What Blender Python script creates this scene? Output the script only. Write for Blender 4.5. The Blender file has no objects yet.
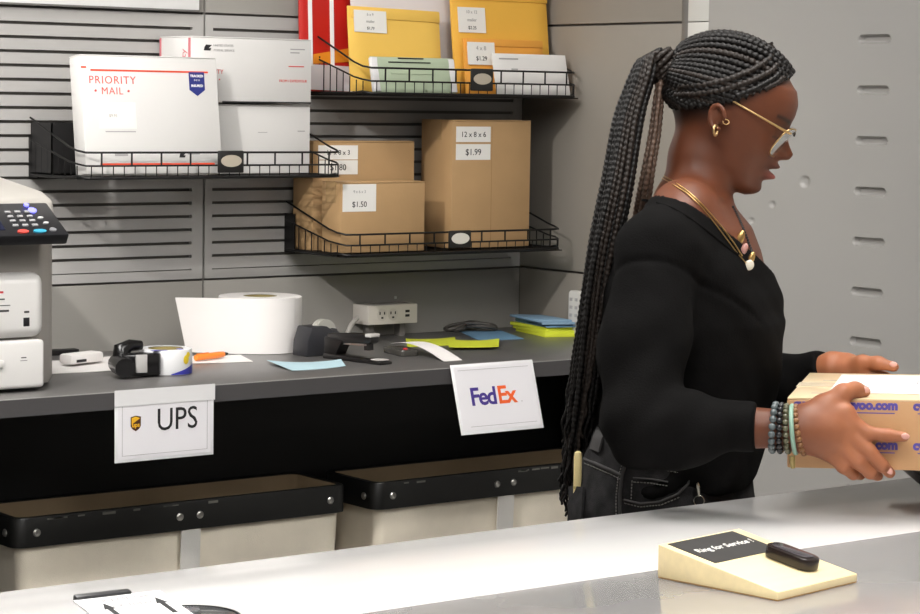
import bpy, bmesh, math, random
import numpy as np
from mathutils import Vector, Matrix, noise as mnoise

random.seed(7)
rng = np.random.default_rng(7)
SC = bpy.context.scene
COL = SC.collection
PI = math.pi

# ---------------------------------------------------------------- camera
# X runs along the back wall, Y towards it, Z up; the floor is z = 0
FPX, AZ, PITCH, ROLL, CAMH = 2324.34, 0.921524, 0.088562, 0.014762, 1.52
_fw = np.array([math.cos(AZ) * math.cos(PITCH), math.sin(AZ) * math.cos(PITCH), -math.sin(PITCH)])
_rt0 = np.array([math.sin(AZ), -math.cos(AZ), 0.0])
_up0 = np.cross(_rt0, _fw)
_rt = _rt0 * math.cos(ROLL) + _up0 * math.sin(ROLL)
_up = _up0 * math.cos(ROLL) - _rt0 * math.sin(ROLL)
cam_d = bpy.data.cameras.new('camera')
cam_d.sensor_width = 36.0
cam_d.sensor_fit = 'HORIZONTAL'
cam_d.lens = FPX * 36.0 / 920.0
cam_d.clip_start = 0.05
cam = bpy.data.objects.new('camera', cam_d)
COL.objects.link(cam)
cam.matrix_world = Matrix(((_rt[0], _up[0], -_fw[0], 0), (_rt[1], _up[1], -_fw[1], 0), (_rt[2], _up[2], -_fw[2], CAMH), (0, 0, 0, 1)))
SC.camera = cam

# ---------------------------------------------------------------- world, exposure
w = bpy.data.worlds.new('world')
SC.world = w
w.use_nodes = True
w.node_tree.nodes['Background'].inputs[0].default_value = (0.95, 0.97, 1.0, 1)
w.node_tree.nodes['Background'].inputs[1].default_value = 0.15
SC.view_settings.view_transform = 'Standard'
SC.view_settings.look = 'None'
SC.view_settings.gamma = 1.0
SC.view_settings.use_curve_mapping = False
SC.view_settings.exposure = 0.0
TROFFER_POWER = 17.5
SPOT_POWER = 290.0

# ---------------------------------------------------------------- helpers
def lin(c):
    c = c / 255.0
    return c / 12.92 if c <= 0.04045 else ((c + 0.055) / 1.055) ** 2.4
def rgb(r, g, b):
    return (lin(r), lin(g), lin(b), 1.0)

MATS = {}
def mat(name, col, rough=0.5, metal=0.0, var=0.0, vscale=8.0, bump=0.0, bscale=60.0, coat=0.0, trans=0.0, emis=0.0, spec=0.5, sheen=0.0, sss=0.0, stretch=None, rvar=0.0, ior=None, alpha=1.0):
    if name in MATS:
        return MATS[name]
    m = bpy.data.materials.new(name)
    m.use_nodes = True
    nt = m.node_tree
    b = nt.nodes['Principled BSDF']
    b.inputs['Base Color'].default_value = col
    b.inputs['Roughness'].default_value = rough
    b.inputs['Metallic'].default_value = metal
    b.inputs['Specular IOR Level'].default_value = spec
    b.inputs['Coat Weight'].default_value = coat
    b.inputs['Coat Roughness'].default_value = 0.08
    b.inputs['Transmission Weight'].default_value = trans
    b.inputs['Sheen Weight'].default_value = sheen
    b.inputs['Alpha'].default_value = alpha
    if ior: b.inputs['IOR'].default_value = ior
    if sss:
        b.inputs['Subsurface Weight'].default_value = sss
        b.inputs['Subsurface Radius'].default_value = (0.012, 0.004, 0.002)
        b.inputs['Subsurface Scale'].default_value = 0.5
    if emis:
        b.inputs['Emission Color'].default_value = col
        b.inputs['Emission Strength'].default_value = emis
    tc = nt.nodes.new('ShaderNodeTexCoord')
    src = tc.outputs['Object']
    if stretch:
        mp = nt.nodes.new('ShaderNodeMapping')
        mp.inputs['Scale'].default_value = stretch
        nt.links.new(src, mp.inputs['Vector'])
        src = mp.outputs['Vector']
    if var or rvar:
        n = nt.nodes.new('ShaderNodeTexNoise')
        n.inputs['Scale'].default_value = vscale
        n.inputs['Detail'].default_value = 5.0
        nt.links.new(src, n.inputs['Vector'])
        if var:
            r = nt.nodes.new('ShaderNodeMapRange')
            r.inputs['From Min'].default_value = 0.3
            r.inputs['From Max'].default_value = 0.7
            r.inputs['To Min'].default_value = 1.0 - var
            r.inputs['To Max'].default_value = 1.0 + var
            nt.links.new(n.outputs['Fac'], r.inputs['Value'])
            mx = nt.nodes.new('ShaderNodeVectorMath')
            mx.operation = 'SCALE'
            mx.inputs[0].default_value = col[:3]
            nt.links.new(r.outputs['Result'], mx.inputs['Scale'])
            nt.links.new(mx.outputs['Vector'], b.inputs['Base Color'])
        if rvar:
            r2 = nt.nodes.new('ShaderNodeMapRange')
            r2.inputs['From Min'].default_value = 0.3
            r2.inputs['From Max'].default_value = 0.7
            r2.inputs['To Min'].default_value = max(0.02, rough - rvar)
            r2.inputs['To Max'].default_value = min(1, rough + rvar)
            nt.links.new(n.outputs['Fac'], r2.inputs['Value'])
            nt.links.new(r2.outputs['Result'], b.inputs['Roughness'])
    if bump:
        n2 = nt.nodes.new('ShaderNodeTexNoise')
        n2.inputs['Scale'].default_value = bscale
        n2.inputs['Detail'].default_value = 4.0
        nt.links.new(src, n2.inputs['Vector'])
        bn = nt.nodes.new('ShaderNodeBump')
        bn.inputs['Strength'].default_value = bump
        bn.inputs['Distance'].default_value = 0.004
        nt.links.new(n2.outputs['Fac'], bn.inputs['Height'])
        nt.links.new(bn.outputs['Normal'], b.inputs['Normal'])
    MATS[name] = m
    return m

def link(o, parent=None):
    COL.objects.link(o)
    if parent is not None:
        o.parent = parent
    return o

def tag(o, label=None, cat=None, group=None, kind=None):
    if label: o['label'] = label
    if cat: o['category'] = cat
    if group: o['group'] = group
    if kind: o['kind'] = kind
    return o

def thing(name, label, cat, loc=(0, 0, 0), rotz=0.0, group=None, rot=None):
    o = bpy.data.objects.new(name, None)
    o.empty_display_size = 0.05
    COL.objects.link(o)
    o.location = loc
    o.rotation_euler = rot if rot else (0, 0, rotz)
    return tag(o, label, cat, group)

def wmat(o):
    """world matrix of a fresh object (parents included)"""
    m = Matrix.LocRotScale(o.location, o.rotation_euler, o.scale)
    return wmat(o.parent) @ m if o.parent else m

class MB:
    """collects shapes into one mesh"""
    def __init__(s):
        s.v, s.f = [], []
    def add(s, verts, faces, M=None):
        k = len(s.v)
        if M is not None:
            verts = [tuple(M @ Vector(p)) for p in verts]
        s.v.extend([tuple(p) for p in verts])
        s.f.extend([tuple(i + k for i in f) for f in faces])
        return s
    def box(s, x0, x1, y0, y1, z0, z1, M=None):
        vs = [(x0, y0, z0), (x1, y0, z0), (x1, y1, z0), (x0, y1, z0), (x0, y0, z1), (x1, y0, z1), (x1, y1, z1), (x0, y1, z1)]
        fs = [(3, 2, 1, 0), (4, 5, 6, 7), (0, 1, 5, 4), (1, 2, 6, 5), (2, 3, 7, 6), (3, 0, 4, 7)]
        return s.add(vs, fs, M)
    def prism(s, poly, z0, z1, M=None):
        """poly: counter-clockwise 2D outline in XY, extruded along Z"""
        n = len(poly)
        vs = [(p[0], p[1], z0) for p in poly] + [(p[0], p[1], z1) for p in poly]
        fs = [tuple(reversed(range(n))), tuple(range(n, 2 * n))]
        fs += [(i, (i + 1) % n, n + (i + 1) % n, n + i) for i in range(n)]
        return s.add(vs, fs, M)
    def tube(s, path, r, n=8, closed=False, M=None, caps=True):
        path = [Vector(p) for p in path]
        m = len(path)
        rr = r if hasattr(r, '__len__') else [r] * m
        tang = []
        for i in range(m):
            if closed: t = path[(i + 1) % m] - path[i - 1]
            else: t = path[min(i + 1, m - 1)] - path[max(i - 1, 0)]
            tang.append(t.normalized() if t.length > 1e-9 else Vector((0, 0, 1)))
        a = Vector((0, 0, 1)) if abs(tang[0].z) < 0.9 else Vector((1, 0, 0))
        u = tang[0].cross(a).normalized()
        vs, fs = [], []
        for i in range(m):
            t = tang[i]
            u = (u - t * u.dot(t)).normalized()
            v = t.cross(u)
            for k in range(n):
                an = 2 * PI * k / n
                vs.append(tuple(path[i] + (u * math.cos(an) + v * math.sin(an)) * rr[i]))
        for i in range(m if closed else m - 1):
            j = (i + 1) % m
            for k in range(n):
                k2 = (k + 1) % n
                fs.append((i * n + k, i * n + k2, j * n + k2, j * n + k))
        if caps and not closed:
            fs.append(tuple(reversed(range(n))))
            fs.append(tuple(range((m - 1) * n, m * n)))
        return s.add(vs, fs, M)
    def lathe(s, prof, n=24, M=None, close=True):
        """prof: list of (r, z), revolved about Z"""
        vs, fs = [], []
        for r, z in prof:
            for k in range(n):
                a = 2 * PI * k / n
                vs.append((r * math.cos(a), r * math.sin(a), z))
        for i in range(len(prof) - 1):
            for k in range(n):
                k2 = (k + 1) % n
                fs.append((i * n + k, i * n + k2, (i + 1) * n + k2, (i + 1) * n + k))
        if close:
            fs.append(tuple(reversed(range(n))))
            fs.append(tuple(range((len(prof) - 1) * n, len(prof) * n)))
        return s.add(vs, fs, M)
    def sphere(s, c, r, n=8, m=6, M=None, sc=(1, 1, 1)):
        vs, fs = [], []
        for i in range(m + 1):
            th = PI * i / m
            for k in range(n):
                a = 2 * PI * k / n
                vs.append((c[0] + sc[0] * r * math.sin(th) * math.cos(a), c[1] + sc[1] * r * math.sin(th) * math.sin(a), c[2] + sc[2] * r * math.cos(th)))
        for i in range(m):
            for k in range(n):
                k2 = (k + 1) % n
                fs.append((i * n + k, (i + 1) * n + k, (i + 1) * n + k2, i * n + k2))
        return s.add(vs, fs, M)
    def sheet(s, fn, nu, nv, th=0.0):
        """fn(u,v) -> point, u,v in 0..1; th > 0 gives it a thickness along its normal"""
        P = [[Vector(fn(i / nu, j / nv)) for j in range(nv + 1)] for i in range(nu + 1)]
        idx = lambda i, j: i * (nv + 1) + j
        top = [tuple(P[i][j]) for i in range(nu + 1) for j in range(nv + 1)]
        fs = [(idx(i, j), idx(i + 1, j), idx(i + 1, j + 1), idx(i, j + 1)) for i in range(nu) for j in range(nv)]
        if th <= 0:
            return s.add(top, fs)
        bot = []
        for i in range(nu + 1):
            for j in range(nv + 1):
                du = P[min(i + 1, nu)][j] - P[max(i - 1, 0)][j]
                dv = P[i][min(j + 1, nv)] - P[i][max(j - 1, 0)]
                bot.append(tuple(P[i][j] - du.cross(dv).normalized() * th))
        N = len(top)
        f2 = [tuple(N + k for k in reversed(f)) for f in fs]
        rim = [idx(i, 0) for i in range(nu + 1)] + [idx(nu, j) for j in range(1, nv + 1)] + [idx(i, nv) for i in range(nu - 1, -1, -1)] + [idx(0, j) for j in range(nv - 1, 0, -1)]
        f3 = [(rim[k], N + rim[k], N + rim[(k + 1) % len(rim)], rim[(k + 1) % len(rim)]) for k in range(len(rim))]
        return s.add(top + bot, fs + f2 + f3)
    def build(s, name, m, parent=None, smooth=None, bevel=0.0, seg=2, world=False):
        me = bpy.data.meshes.new(name)
        vs = s.v
        if world and parent is not None:
            iv = wmat(parent).inverted()
            vs = [tuple(iv @ Vector(p)) for p in vs]
        me.from_pydata(vs, [], s.f)
        if bevel > 0:
            bm = bmesh.new(); bm.from_mesh(me)
            bmesh.ops.remove_doubles(bm, verts=bm.verts, dist=1e-6)
            es = [e for e in bm.edges if len(e.link_faces) == 2 and e.calc_face_angle(0) > 0.5]
            bmesh.ops.bevel(bm, geom=es, offset=bevel, segments=seg, profile=0.5, affect='EDGES', clamp_overlap=True)
            bm.to_mesh(me); bm.free()
            if smooth is None: smooth = 40
        me.validate()
        if smooth:
            for p in me.polygons: p.use_smooth = True
            me.set_sharp_from_angle(angle=math.radians(smooth))
        me.materials.append(m)
        o = bpy.data.objects.new(name, me)
        return link(o, parent)

def quick(name, m, parent, *boxes, bevel=0.0, world=False, smooth=None):
    b = MB()
    for q in boxes: b.box(*q)
    return b.build(name, m, parent, bevel=bevel, world=world, smooth=smooth)

def text(parent, s, size, M, m, name='lettering', depth=0.0003, align='CENTER', shear=0.0, xs=1.0, offset=0.0, space=1.0):
    """flat print: text laid in the plane of M (x right, y up, z out of the surface)"""
    cu = bpy.data.curves.new(name, 'FONT')
    cu.body = s
    cu.size = size
    cu.align_x = align
    cu.align_y = 'CENTER'
    cu.extrude = depth
    cu.shear = shear
    cu.offset = offset
    cu.space_character = space
    cu.resolution_u = 3
    tmp = bpy.data.objects.new('tmp', cu)
    COL.objects.link(tmp)
    dg = bpy.context.evaluated_depsgraph_get()
    me = bpy.data.meshes.new_from_object(tmp.evaluated_get(dg))
    bpy.data.objects.remove(tmp)
    me.transform(M @ Matrix.Diagonal((xs, 1, 1, 1)))
    me.name = name
    me.materials.clear(); me.materials.append(m)
    o = bpy.data.objects.new(name, me)
    return link(o, parent)

def front(x, z, y):
    """plane on a face that looks towards -Y: x right, z up"""
    return Matrix.Translation((x, y, z)) @ Matrix.Rotation(PI / 2, 4, 'X')

def copy_tree(o, parent=None):
    c = o.copy(); COL.objects.link(c)
    if parent is not None: c.parent = parent
    for ch in list(o.children):
        copy_tree(ch, c)
    return c

def pix(px, py, d):
    """point of the place seen at a photo pixel, d metres deep"""
    r = _rt * ((px - 460) / FPX) + _up * (-(py - 307) / FPX) + _fw
    return np.array([0, 0, CAMH]) + d * r
# ================================================================ the room
YW, XS = 4.757, 3.806
ZC, ZF = 0.93, 0.95          # back counter, front counter heights
wall_grey = mat('panel_grey_laminate', rgb(146, 143, 138), 0.55, var=0.04, vscale=3, bump=0.05, bscale=200)
slat_grey = mat('slat_grey_laminate', rgb(166, 164, 162), 0.5, var=0.03, vscale=4)
groove = mat('groove_dark', rgb(104, 101, 98), 0.8)
side_mat = mat('side_panel_taupe', rgb(140, 134, 126), 0.55, var=0.04, vscale=3)
floor_m = mat('floor_vinyl', rgb(72, 69, 66), 0.5, var=0.1, vscale=5)
ceil_m = mat('ceiling_tile', rgb(225, 224, 220), 0.9, var=0.02, vscale=30)
plain_wall = mat('painted_wall', rgb(196, 193, 188), 0.8, var=0.02, vscale=4)
trim_m = mat('aluminium_trim', rgb(120, 119, 117), 0.4, metal=0.4)
white_trim = mat('white_trim', rgb(205, 204, 200), 0.5)

def struct(o):
    o['kind'] = 'structure'
    return o
struct(quick('floor', floor_m, None, (-2.5, 5.2, -3.0, 5.0, -0.05, 0.0)))
struct(quick('ceiling', ceil_m, None, (-2.5, 5.2, -3.0, 5.0, 2.9, 2.95)))
struct(quick('wall_left', plain_wall, None, (-2.55, -2.5, -3.0, 5.0, 0, 2.9)))
struct(quick('wall_front', plain_wall, None, (-2.5, 5.2, -3.05, -3.0, 0, 2.9)))
wb = struct(quick('wall_back', groove, None, (-2.5, 3.9, YW + 0.012, YW + 0.08, 0, 2.9)))
ZS0, ZS1 = 1.088, 1.7145
slots = [1.112 + 0.0315 * k for k in range(19)]
seams = [2.844 - 0.9615 * k for k in range(0, 3)]          # vertical seams
edges = [XS + 0.0022] + seams
for i in range(3):
    xr, xl = edges[i] - 0.003, edges[i + 1] + 0.003
    l0, r0 = xl + 0.02, xr - 0.03
    quick('wall_panel', wall_grey, wb, (xl, xr, YW, YW + 0.012, 0.0, ZS0 - 0.0035), bevel=0.001)
    quick('wall_panel', wall_grey, wb, (xl, xr, YW, YW + 0.012, ZS1 + 0.0035, 2.9), bevel=0.001)
    quick('stile', slat_grey, wb, (xl, l0, YW, YW + 0.012, ZS0 + 0.002, ZS1 - 0.002))
    quick('stile', slat_grey, wb, (r0, xr, YW, YW + 0.012, ZS0 + 0.002, ZS1 - 0.002))
    zs = [ZS0 + 0.002] + slots + [ZS1 - 0.002]
    proto = None
    for k in range(len(zs) - 1):
        g0 = 0.0 if k == 0 else 0.0036
        g1 = 0.0 if k == len(zs) - 2 else 0.0036
        if k == 1: g0 = 0.0012
        if k == 0: g1 = 0.0012
        quick('slat', slat_grey, wb, (l0 - 0.0005, r0 + 0.0005, YW, YW + 0.012, zs[k] + g0, zs[k + 1] - g1))
    if i < 2:
        quick('seam_strip', groove, wb, (edges[i + 1] - 0.003, edges[i + 1] + 0.003, YW + 0.004, YW + 0.013, 0, 2.9))
quick('wall_panel', wall_grey, wb, (-2.5, edges[3] - 0.003, YW, YW + 0.012, 0, 2.9))
quick('screw_head', white_trim, wb, (3.402, 3.409, YW - 0.002, YW + 0.002, 1.019, 1.026), bevel=0.001)

wr = struct(quick('wall_right', groove, None, (XS + 0.012, XS + 0.08, -3.0, 4.84, 0, 2.9)))
YE = 4.15
for z0, z1 in ((0, ZS0 - 0.003), (ZS0 + 0.003, ZS1 - 0.003), (ZS1 + 0.003, 2.9)):
    quick('wall_panel', side_mat, wr, (XS, XS + 0.012, YE, YW - 0.0006, z0, z1), bevel=0.001)
quick('corner_trim', trim_m, wr, (XS - 0.004, XS + 0.012, YE - 0.026, YE - 0.002, 0, 2.9), bevel=0.001)
for z0, z1 in ((0, ZS1 - 0.001), (ZS1 + 0.001, 2.9)):
    quick('white_post', white_trim, wr, (XS - 0.006, XS + 0.012, 4.046, YE - 0.026, z0, z1), bevel=0.001)
quick('wall_sheet', plain_wall, wr, (XS, XS + 0.012, -3.0, 1.2, 0, 2.9))

# pressed sheet metal panel with embossed slots and dimples
pm = mat('grey_painted_steel', rgb(160, 158, 155), 0.38, metal=0.0, var=0.02, vscale=2, rvar=0.05)
def steel_panel():
    xf = XS - 0.012
    feats = [('s', 3.519, 1.6665 - 0.1107 * k) for k in range(-6, 13)]
    feats += [('d', 3.7175, 1.349), ('d2', 3.818, 1.293), ('d2', 3.885, 1.252), ('d', 3.95, 1.20)]
    y0, y1, z0, z1 = 1.2, 4.044, 0.0, 2.9
    ys = sorted(set([y0, y1] + [round(3.44 + 0.0035 * i, 5) for i in range(50)] + [round(3.66 + 0.005 * i, 5) for i in range(68)]))
    zs = set([z0, z1])
    for _, _, zz in feats:
        if 0.02 < zz < 2.88:
            for i in range(-12, 13): zs.add(round(zz + 0.0015 * i, 5))
    zs = sorted(zs)
    zs = [z for i, z in enumerate(zs) if i == 0 or z - zs[i - 1] > 0.0008]
    def depth(y, z):
        d = 0.0
        for k, fy, fz in feats:
            if k == 's':
                dy = max(abs(y - fy) - 0.035, 0.0); dz = z - fz
                q = math.hypot(dy, dz)
                d += 0.013 * max(0.0, min(1.0, (0.0102 - q) / 0.0045))
            else:
                rr = 0.0145 if k == 'd' else 0.009
                q = math.hypot(y - fy, z - fz)
                d += (0.006 if k == 'd' else 0.005) * max(0.0, min(1.0, (rr - q) / 0.006))
        return d
    b = MB()
    vs = [(xf + depth(y, z), y, z) for y in ys for z in zs]
    n = len(zs)
    fs = [(i * n + j, i * n + j + 1, (i + 1) * n + j + 1, (i + 1) * n + j) for i in range(len(ys) - 1) for j in range(n - 1)]
    b.add(vs, fs)
    b.box(xf, xf + 0.012, y1, y1 + 0.0015, z0, z1)
    return b.build('steel_panel', pm, wr, smooth=50)
steel_panel()

# ceiling lights out of view above
diff_m = mat('light_diffuser', rgb(255, 253, 249), 0.5, emis=TROFFER_POWER)
frame_m = mat('light_frame', rgb(220, 220, 218), 0.4)
def troffer(x, y, i, lx=0.6, ly=1.2):
    t = thing('ceiling_light', ('white recessed ceiling light panel above the bell ramp', 'white recessed ceiling light panel above the parcel scale', 'white recessed ceiling light panel beside the left wall', 'white recessed ceiling light panel above the customer side', 'white recessed ceiling light panel above the aisle between the counters')[i], 'light', (x, y, 2.9), 0, 'ceiling light panels')
    quick('frame', frame_m, t, (-lx / 2 - 0.03, lx / 2 + 0.03, -ly / 2 - 0.03, ly / 2 + 0.03, -0.012, 0.0))
    quick('diffuser', diff_m, t, (-lx / 2, lx / 2, -ly / 2, ly / 2, -0.02, -0.012))
for x, y, i in ((1.2, 1.4, 0), (2.55, 2.05, 1), (-0.8, 0.2, 2), (1.2, -0.6, 3), (1.55, 3.75, 4)):
    troffer(x, y, i)
black_metal = mat('black_powder_coat', rgb(24, 23, 23), 0.45, var=0.1, vscale=30)
def track_head(x, y, target, i, power, size=0.05, angle=70):
    t = thing('track_spotlight', ('black track spotlight on the ceiling above the aisle', 'black track spotlight on the ceiling before the slatted wall')[i], 'light', (x, y, 2.9), 0)
    d = (Vector(target) - Vector((x, y, 2.78))).normalized()
    M = d.to_track_quat('-Z', 'Y').to_matrix().to_4x4()
    MB().box(-0.03, 0.03, -0.03, 0.03, -0.02, 0).build('mount', black_metal, t)
    MB().tube([(0, 0, -0.02), (0, 0, -0.10)], 0.008, 8).build('stem', black_metal, t, smooth=40)
    MB().lathe([(0.02, 0.06), (0.045, 0.04), (0.05, -0.07), (0.045, -0.07), (0.04, 0.02)], 20, Matrix.Translation((0, 0, -0.14)) @ M, close=False).build('shade', black_metal, t, smooth=40)
    L = bpy.data.lights.new('spot_lamp', 'SPOT')
    L.energy = power; L.spot_size = math.radians(angle); L.spot_blend = 0.6; L.shadow_soft_size = size; L.color = (1.0, 0.965, 0.92)
    o = bpy.data.objects.new('spot_lamp', L)
    link(o, t)
    o.matrix_local = Matrix.Translation(Vector((0, 0, -0.14)) + d * 0.03) @ M
track_head(0.6, 3.0, (2.6, 4.757, 1.3), 0, SPOT_POWER)
# ================================================================ counters
ctop = mat('dark_grey_laminate', rgb(96, 94, 93), 0.34, var=0.04, vscale=10, rvar=0.015)
cedge = mat('counter_edge_band', rgb(74, 72, 73), 0.4)
arris_hl = mat('counter_edge_highlight', rgb(150, 148, 146), 0.35)
black_panel = mat('black_melamine', rgb(20, 19, 19), 0.5)
bc = thing('back_counter', 'long dark grey laminate work counter along the slatted wall', 'counter', (2.2, 4.42, 0))
MB().box(0.5, 3.796, 4.094, YW - 0.003, ZC - 0.034, ZC).build('worktop', ctop, bc, bevel=0.0012, world=True)
quick('edge_band', cedge, bc, (0.5, 3.796, 4.0905, 4.0938, ZC - 0.036, ZC - 0.0022), world=True)
quick('arris_highlight', arris_hl, bc, (0.5, 3.796, 4.0902, 4.0938, ZC - 0.0021, ZC - 0.0004), world=True)  # light grey strip painted as the highlight along the counter's top edge
quick('back_panel', black_panel, bc, (0.5, 3.796, 4.56, 4.575, 0.0, ZC - 0.036), world=True)
quick('apron', black_panel, bc, (0.5, 3.796, 4.53, 4.558, 0.74, ZC - 0.036), world=True)
quick('end_panel', black_panel, bc, (0.5, 0.52, 4.11, 4.53, 0.0, ZC - 0.036), world=True)
quick('end_panel', black_panel, bc, (3.772, 3.796, 4.11, 4.53, 0.0, ZC - 0.036), world=True)

white_lam = mat('white_gloss_laminate', rgb(212, 210, 209), 0.14, var=0.015, vscale=3, rvar=0.03, coat=0.2)
grey_lam = mat('brushed_grey_laminate', rgb(160, 158, 157), 0.16, var=0.03, vscale=5, rvar=0.04, coat=0.15)
base_m = mat('counter_base_grey', rgb(120, 118, 116), 0.5)
fc = thing('front_counter', 'long service counter with white laminate top and grey inset strip', 'counter', (2.0, 1.8, 0))
quick('base_cabinet', base_m, fc, (0.2, 3.78, 1.30, 2.33, 0.0, ZF - 0.04), world=True)
MB().box(0.2, 3.78, 2.0945, 2.412, ZF - 0.04, ZF).build('white_worktop', white_lam, fc, bevel=0.003, world=True)
MB().box(0.2, 3.78, 1.25, 2.0935, ZF - 0.04, ZF - 0.0004).build('grey_worktop', grey_lam, fc, bevel=0.0015, world=True)

# ================================================================ canvas carts under the back counter
canvas = mat('cream_canvas', rgb(236, 226, 208), 0.9, var=0.05, vscale=14, bump=0.25, bscale=500)
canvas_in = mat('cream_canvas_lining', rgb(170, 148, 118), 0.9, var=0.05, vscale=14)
rim_m = mat('black_rubber_rim', rgb(22, 22, 21), 0.42, var=0.15, vscale=20, bump=0.1, bscale=40)
scuff_m = mat('scuffed_rim', rgb(120, 118, 112), 0.6)
rivet_m = mat('steel_rivet', rgb(190, 188, 184), 0.3, metal=0.9)
strap_m = mat('pale_webbing', rgb(214, 211, 206), 0.8, bump=0.2, bscale=300)
caster_m = mat('caster_rubber', rgb(40, 40, 42), 0.6)
def rrect(w, d, r, n=6):
    pts = []
    for cx, cy, a0 in ((w / 2 - r, -d / 2 + r, -PI / 2), (w / 2 - r, d / 2 - r, 0), (-w / 2 + r, d / 2 - r, PI / 2), (-w / 2 + r, -d / 2 + r, PI)):
        for i in range(n + 1):
            a = a0 + PI / 2 * i / n
            pts.append((cx + r * math.cos(a), cy + r * math.sin(a)))
    return pts
def cart(x0, x1, y0, y1, zt, label):
    W, D = x1 - x0, y1 - y0
    t = thing('canvas_cart', label, 'cart', ((x0 + x1) / 2, (y0 + y1) / 2, 0), 0, 'canvas carts under the back counter')
    # canvas body: folds hang from the rim
    out = rrect(W - 0.02, D - 0.02, 0.025, 8)
    dense = []
    for i in range(len(out)):
        a, b = Vector(out[i]), Vector(out[(i + 1) % len(out)])
        k = max(1, int((b - a).length / 0.02))
        for j in range(k): dense.append(a + (b - a) * j / k)
    N = len(dense)
    zs = np.linspace(zt - 0.03, 0.14, 18)
    b = MB(); vs = []
    for zi, z in enumerate(zs):
        for i, p in enumerate(dense):
            t_ = (zt - z) / 0.4
            f = 0.010 * math.sin(3 * t_) * mnoise.noise(Vector((p.x * 9, p.y * 9, z * 3))) - 0.012 * math.sin(min(t_, 1) * PI) * 0.5
            q = p * (1 + f / max(p.length, 0.05))
            vs.append((q.x, q.y, z))
    fs = [(j * N + i, (j + 1) * N + i, (j + 1) * N + (i + 1) % N, j * N + (i + 1) % N) for j in range(len(zs) - 1) for i in range(N)]
    fs.append(tuple(range((len(zs) - 1) * N, len(zs) * N)))
    b.add(vs, [tuple(reversed(f)) for f in fs])
    b.build('canvas_body', canvas, t, smooth=60)
    # lining (inside walls and bottom)
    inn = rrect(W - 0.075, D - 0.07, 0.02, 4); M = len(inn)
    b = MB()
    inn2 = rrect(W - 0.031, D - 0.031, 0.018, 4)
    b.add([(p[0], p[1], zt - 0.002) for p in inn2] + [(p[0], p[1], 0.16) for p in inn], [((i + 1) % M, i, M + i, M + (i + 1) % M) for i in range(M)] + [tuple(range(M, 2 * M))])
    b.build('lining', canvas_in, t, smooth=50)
    # rim: hollow band with rounded corners
    o, n_ = rrect(W, D, 0.03, 8), rrect(W - 0.03, D - 0.03, 0.018, 8); K = len(o)
    b = MB()
    vs = [(p[0], p[1], z) for z, s in ((zt - 0.062, 0), (zt - 0.004, 0)) for p in o] + [(p[0] * 0.995, p[1] * 0.985, zt) for p in o] + [(p[0], p[1], zt) for p in n_] + [(p[0], p[1], zt - 0.06) for p in n_]
    fs = []
    for lv in range(4):
        fs += [(lv * K + i, lv * K + (i + 1) % K, (lv + 1) * K + (i + 1) % K, (lv + 1) * K + i) for i in range(K)]
    fs += [(4 * K + i, 4 * K + (i + 1) % K, (i + 1) % K, i) for i in range(K)]
    b.add(vs, fs)
    rim = b.build('rim', rim_m, t, smooth=40)
    riv = MB(); riv.lathe([(0.0085, 0), (0.0085, 0.002), (0.006, 0.004), (0.0035, 0.003)], 14, Matrix.Rotation(PI / 2, 4, 'X'))
    for rx in (-W / 2 + 0.05, -0.025, 0.025, W / 2 - 0.05):
        ro = riv.build('rivet', rivet_m, rim, smooth=40); ro.location = (rx, -D / 2, zt - 0.032)
    for sy in (-0.3, 0.3):
        ro = riv.build('rivet', rivet_m, rim, smooth=40); ro.location = (-W / 2, D * sy, zt - 0.034); ro.rotation_euler = (0, 0, -PI / 2)
    for k in range(9):      # scuffed patches on the rim's upper edge
        sx = -W / 2 + 0.04 + random.random() * (W - 0.1)
        l = 0.012 + 0.03 * random.random()
        quick('scuff', scuff_m, rim, (sx, sx + l, -D / 2 - 0.0004, -D / 2 + 0.002, zt - 0.0065 - 0.003 * random.random(), zt - 0.004))
    b = MB()
    b.sheet(lambda u, v: (-0.024 + 0.048 * u, -D / 2 - 0.002 + 0.009 * math.sin(v * 2) , zt - 0.062 - v * 0.42), 3, 10, 0.003)
    b.build('webbing_strap', strap_m, t, smooth=60)
    quick('base_board', black_panel, t, (-W / 2 + 0.02, W / 2 - 0.02, -D / 2 + 0.02, D / 2 - 0.02, 0.10, 0.15))
    for cx in (-W / 2 + 0.07, W / 2 - 0.07):
        for cy in (-D / 2 + 0.05, D / 2 - 0.05):
            MB().lathe([(0.01, -0.015), (0.05, -0.012), (0.05, 0.012), (0.01, 0.015)], 18, Matrix.Translation((cx, cy, 0.05)) @ Matrix.Rotation(PI / 2, 4, 'X')).build('caster', caster_m, t, smooth=40)
cart(2.125, 2.955, 4.30, 4.515, 0.65, 'cream canvas cart with black rim beneath the sign with the brown shield')
cart(3.01, 3.765, 4.275, 4.49, 0.65, 'cream canvas cart with scuffed black rim beneath the purple and orange sign')

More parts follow.
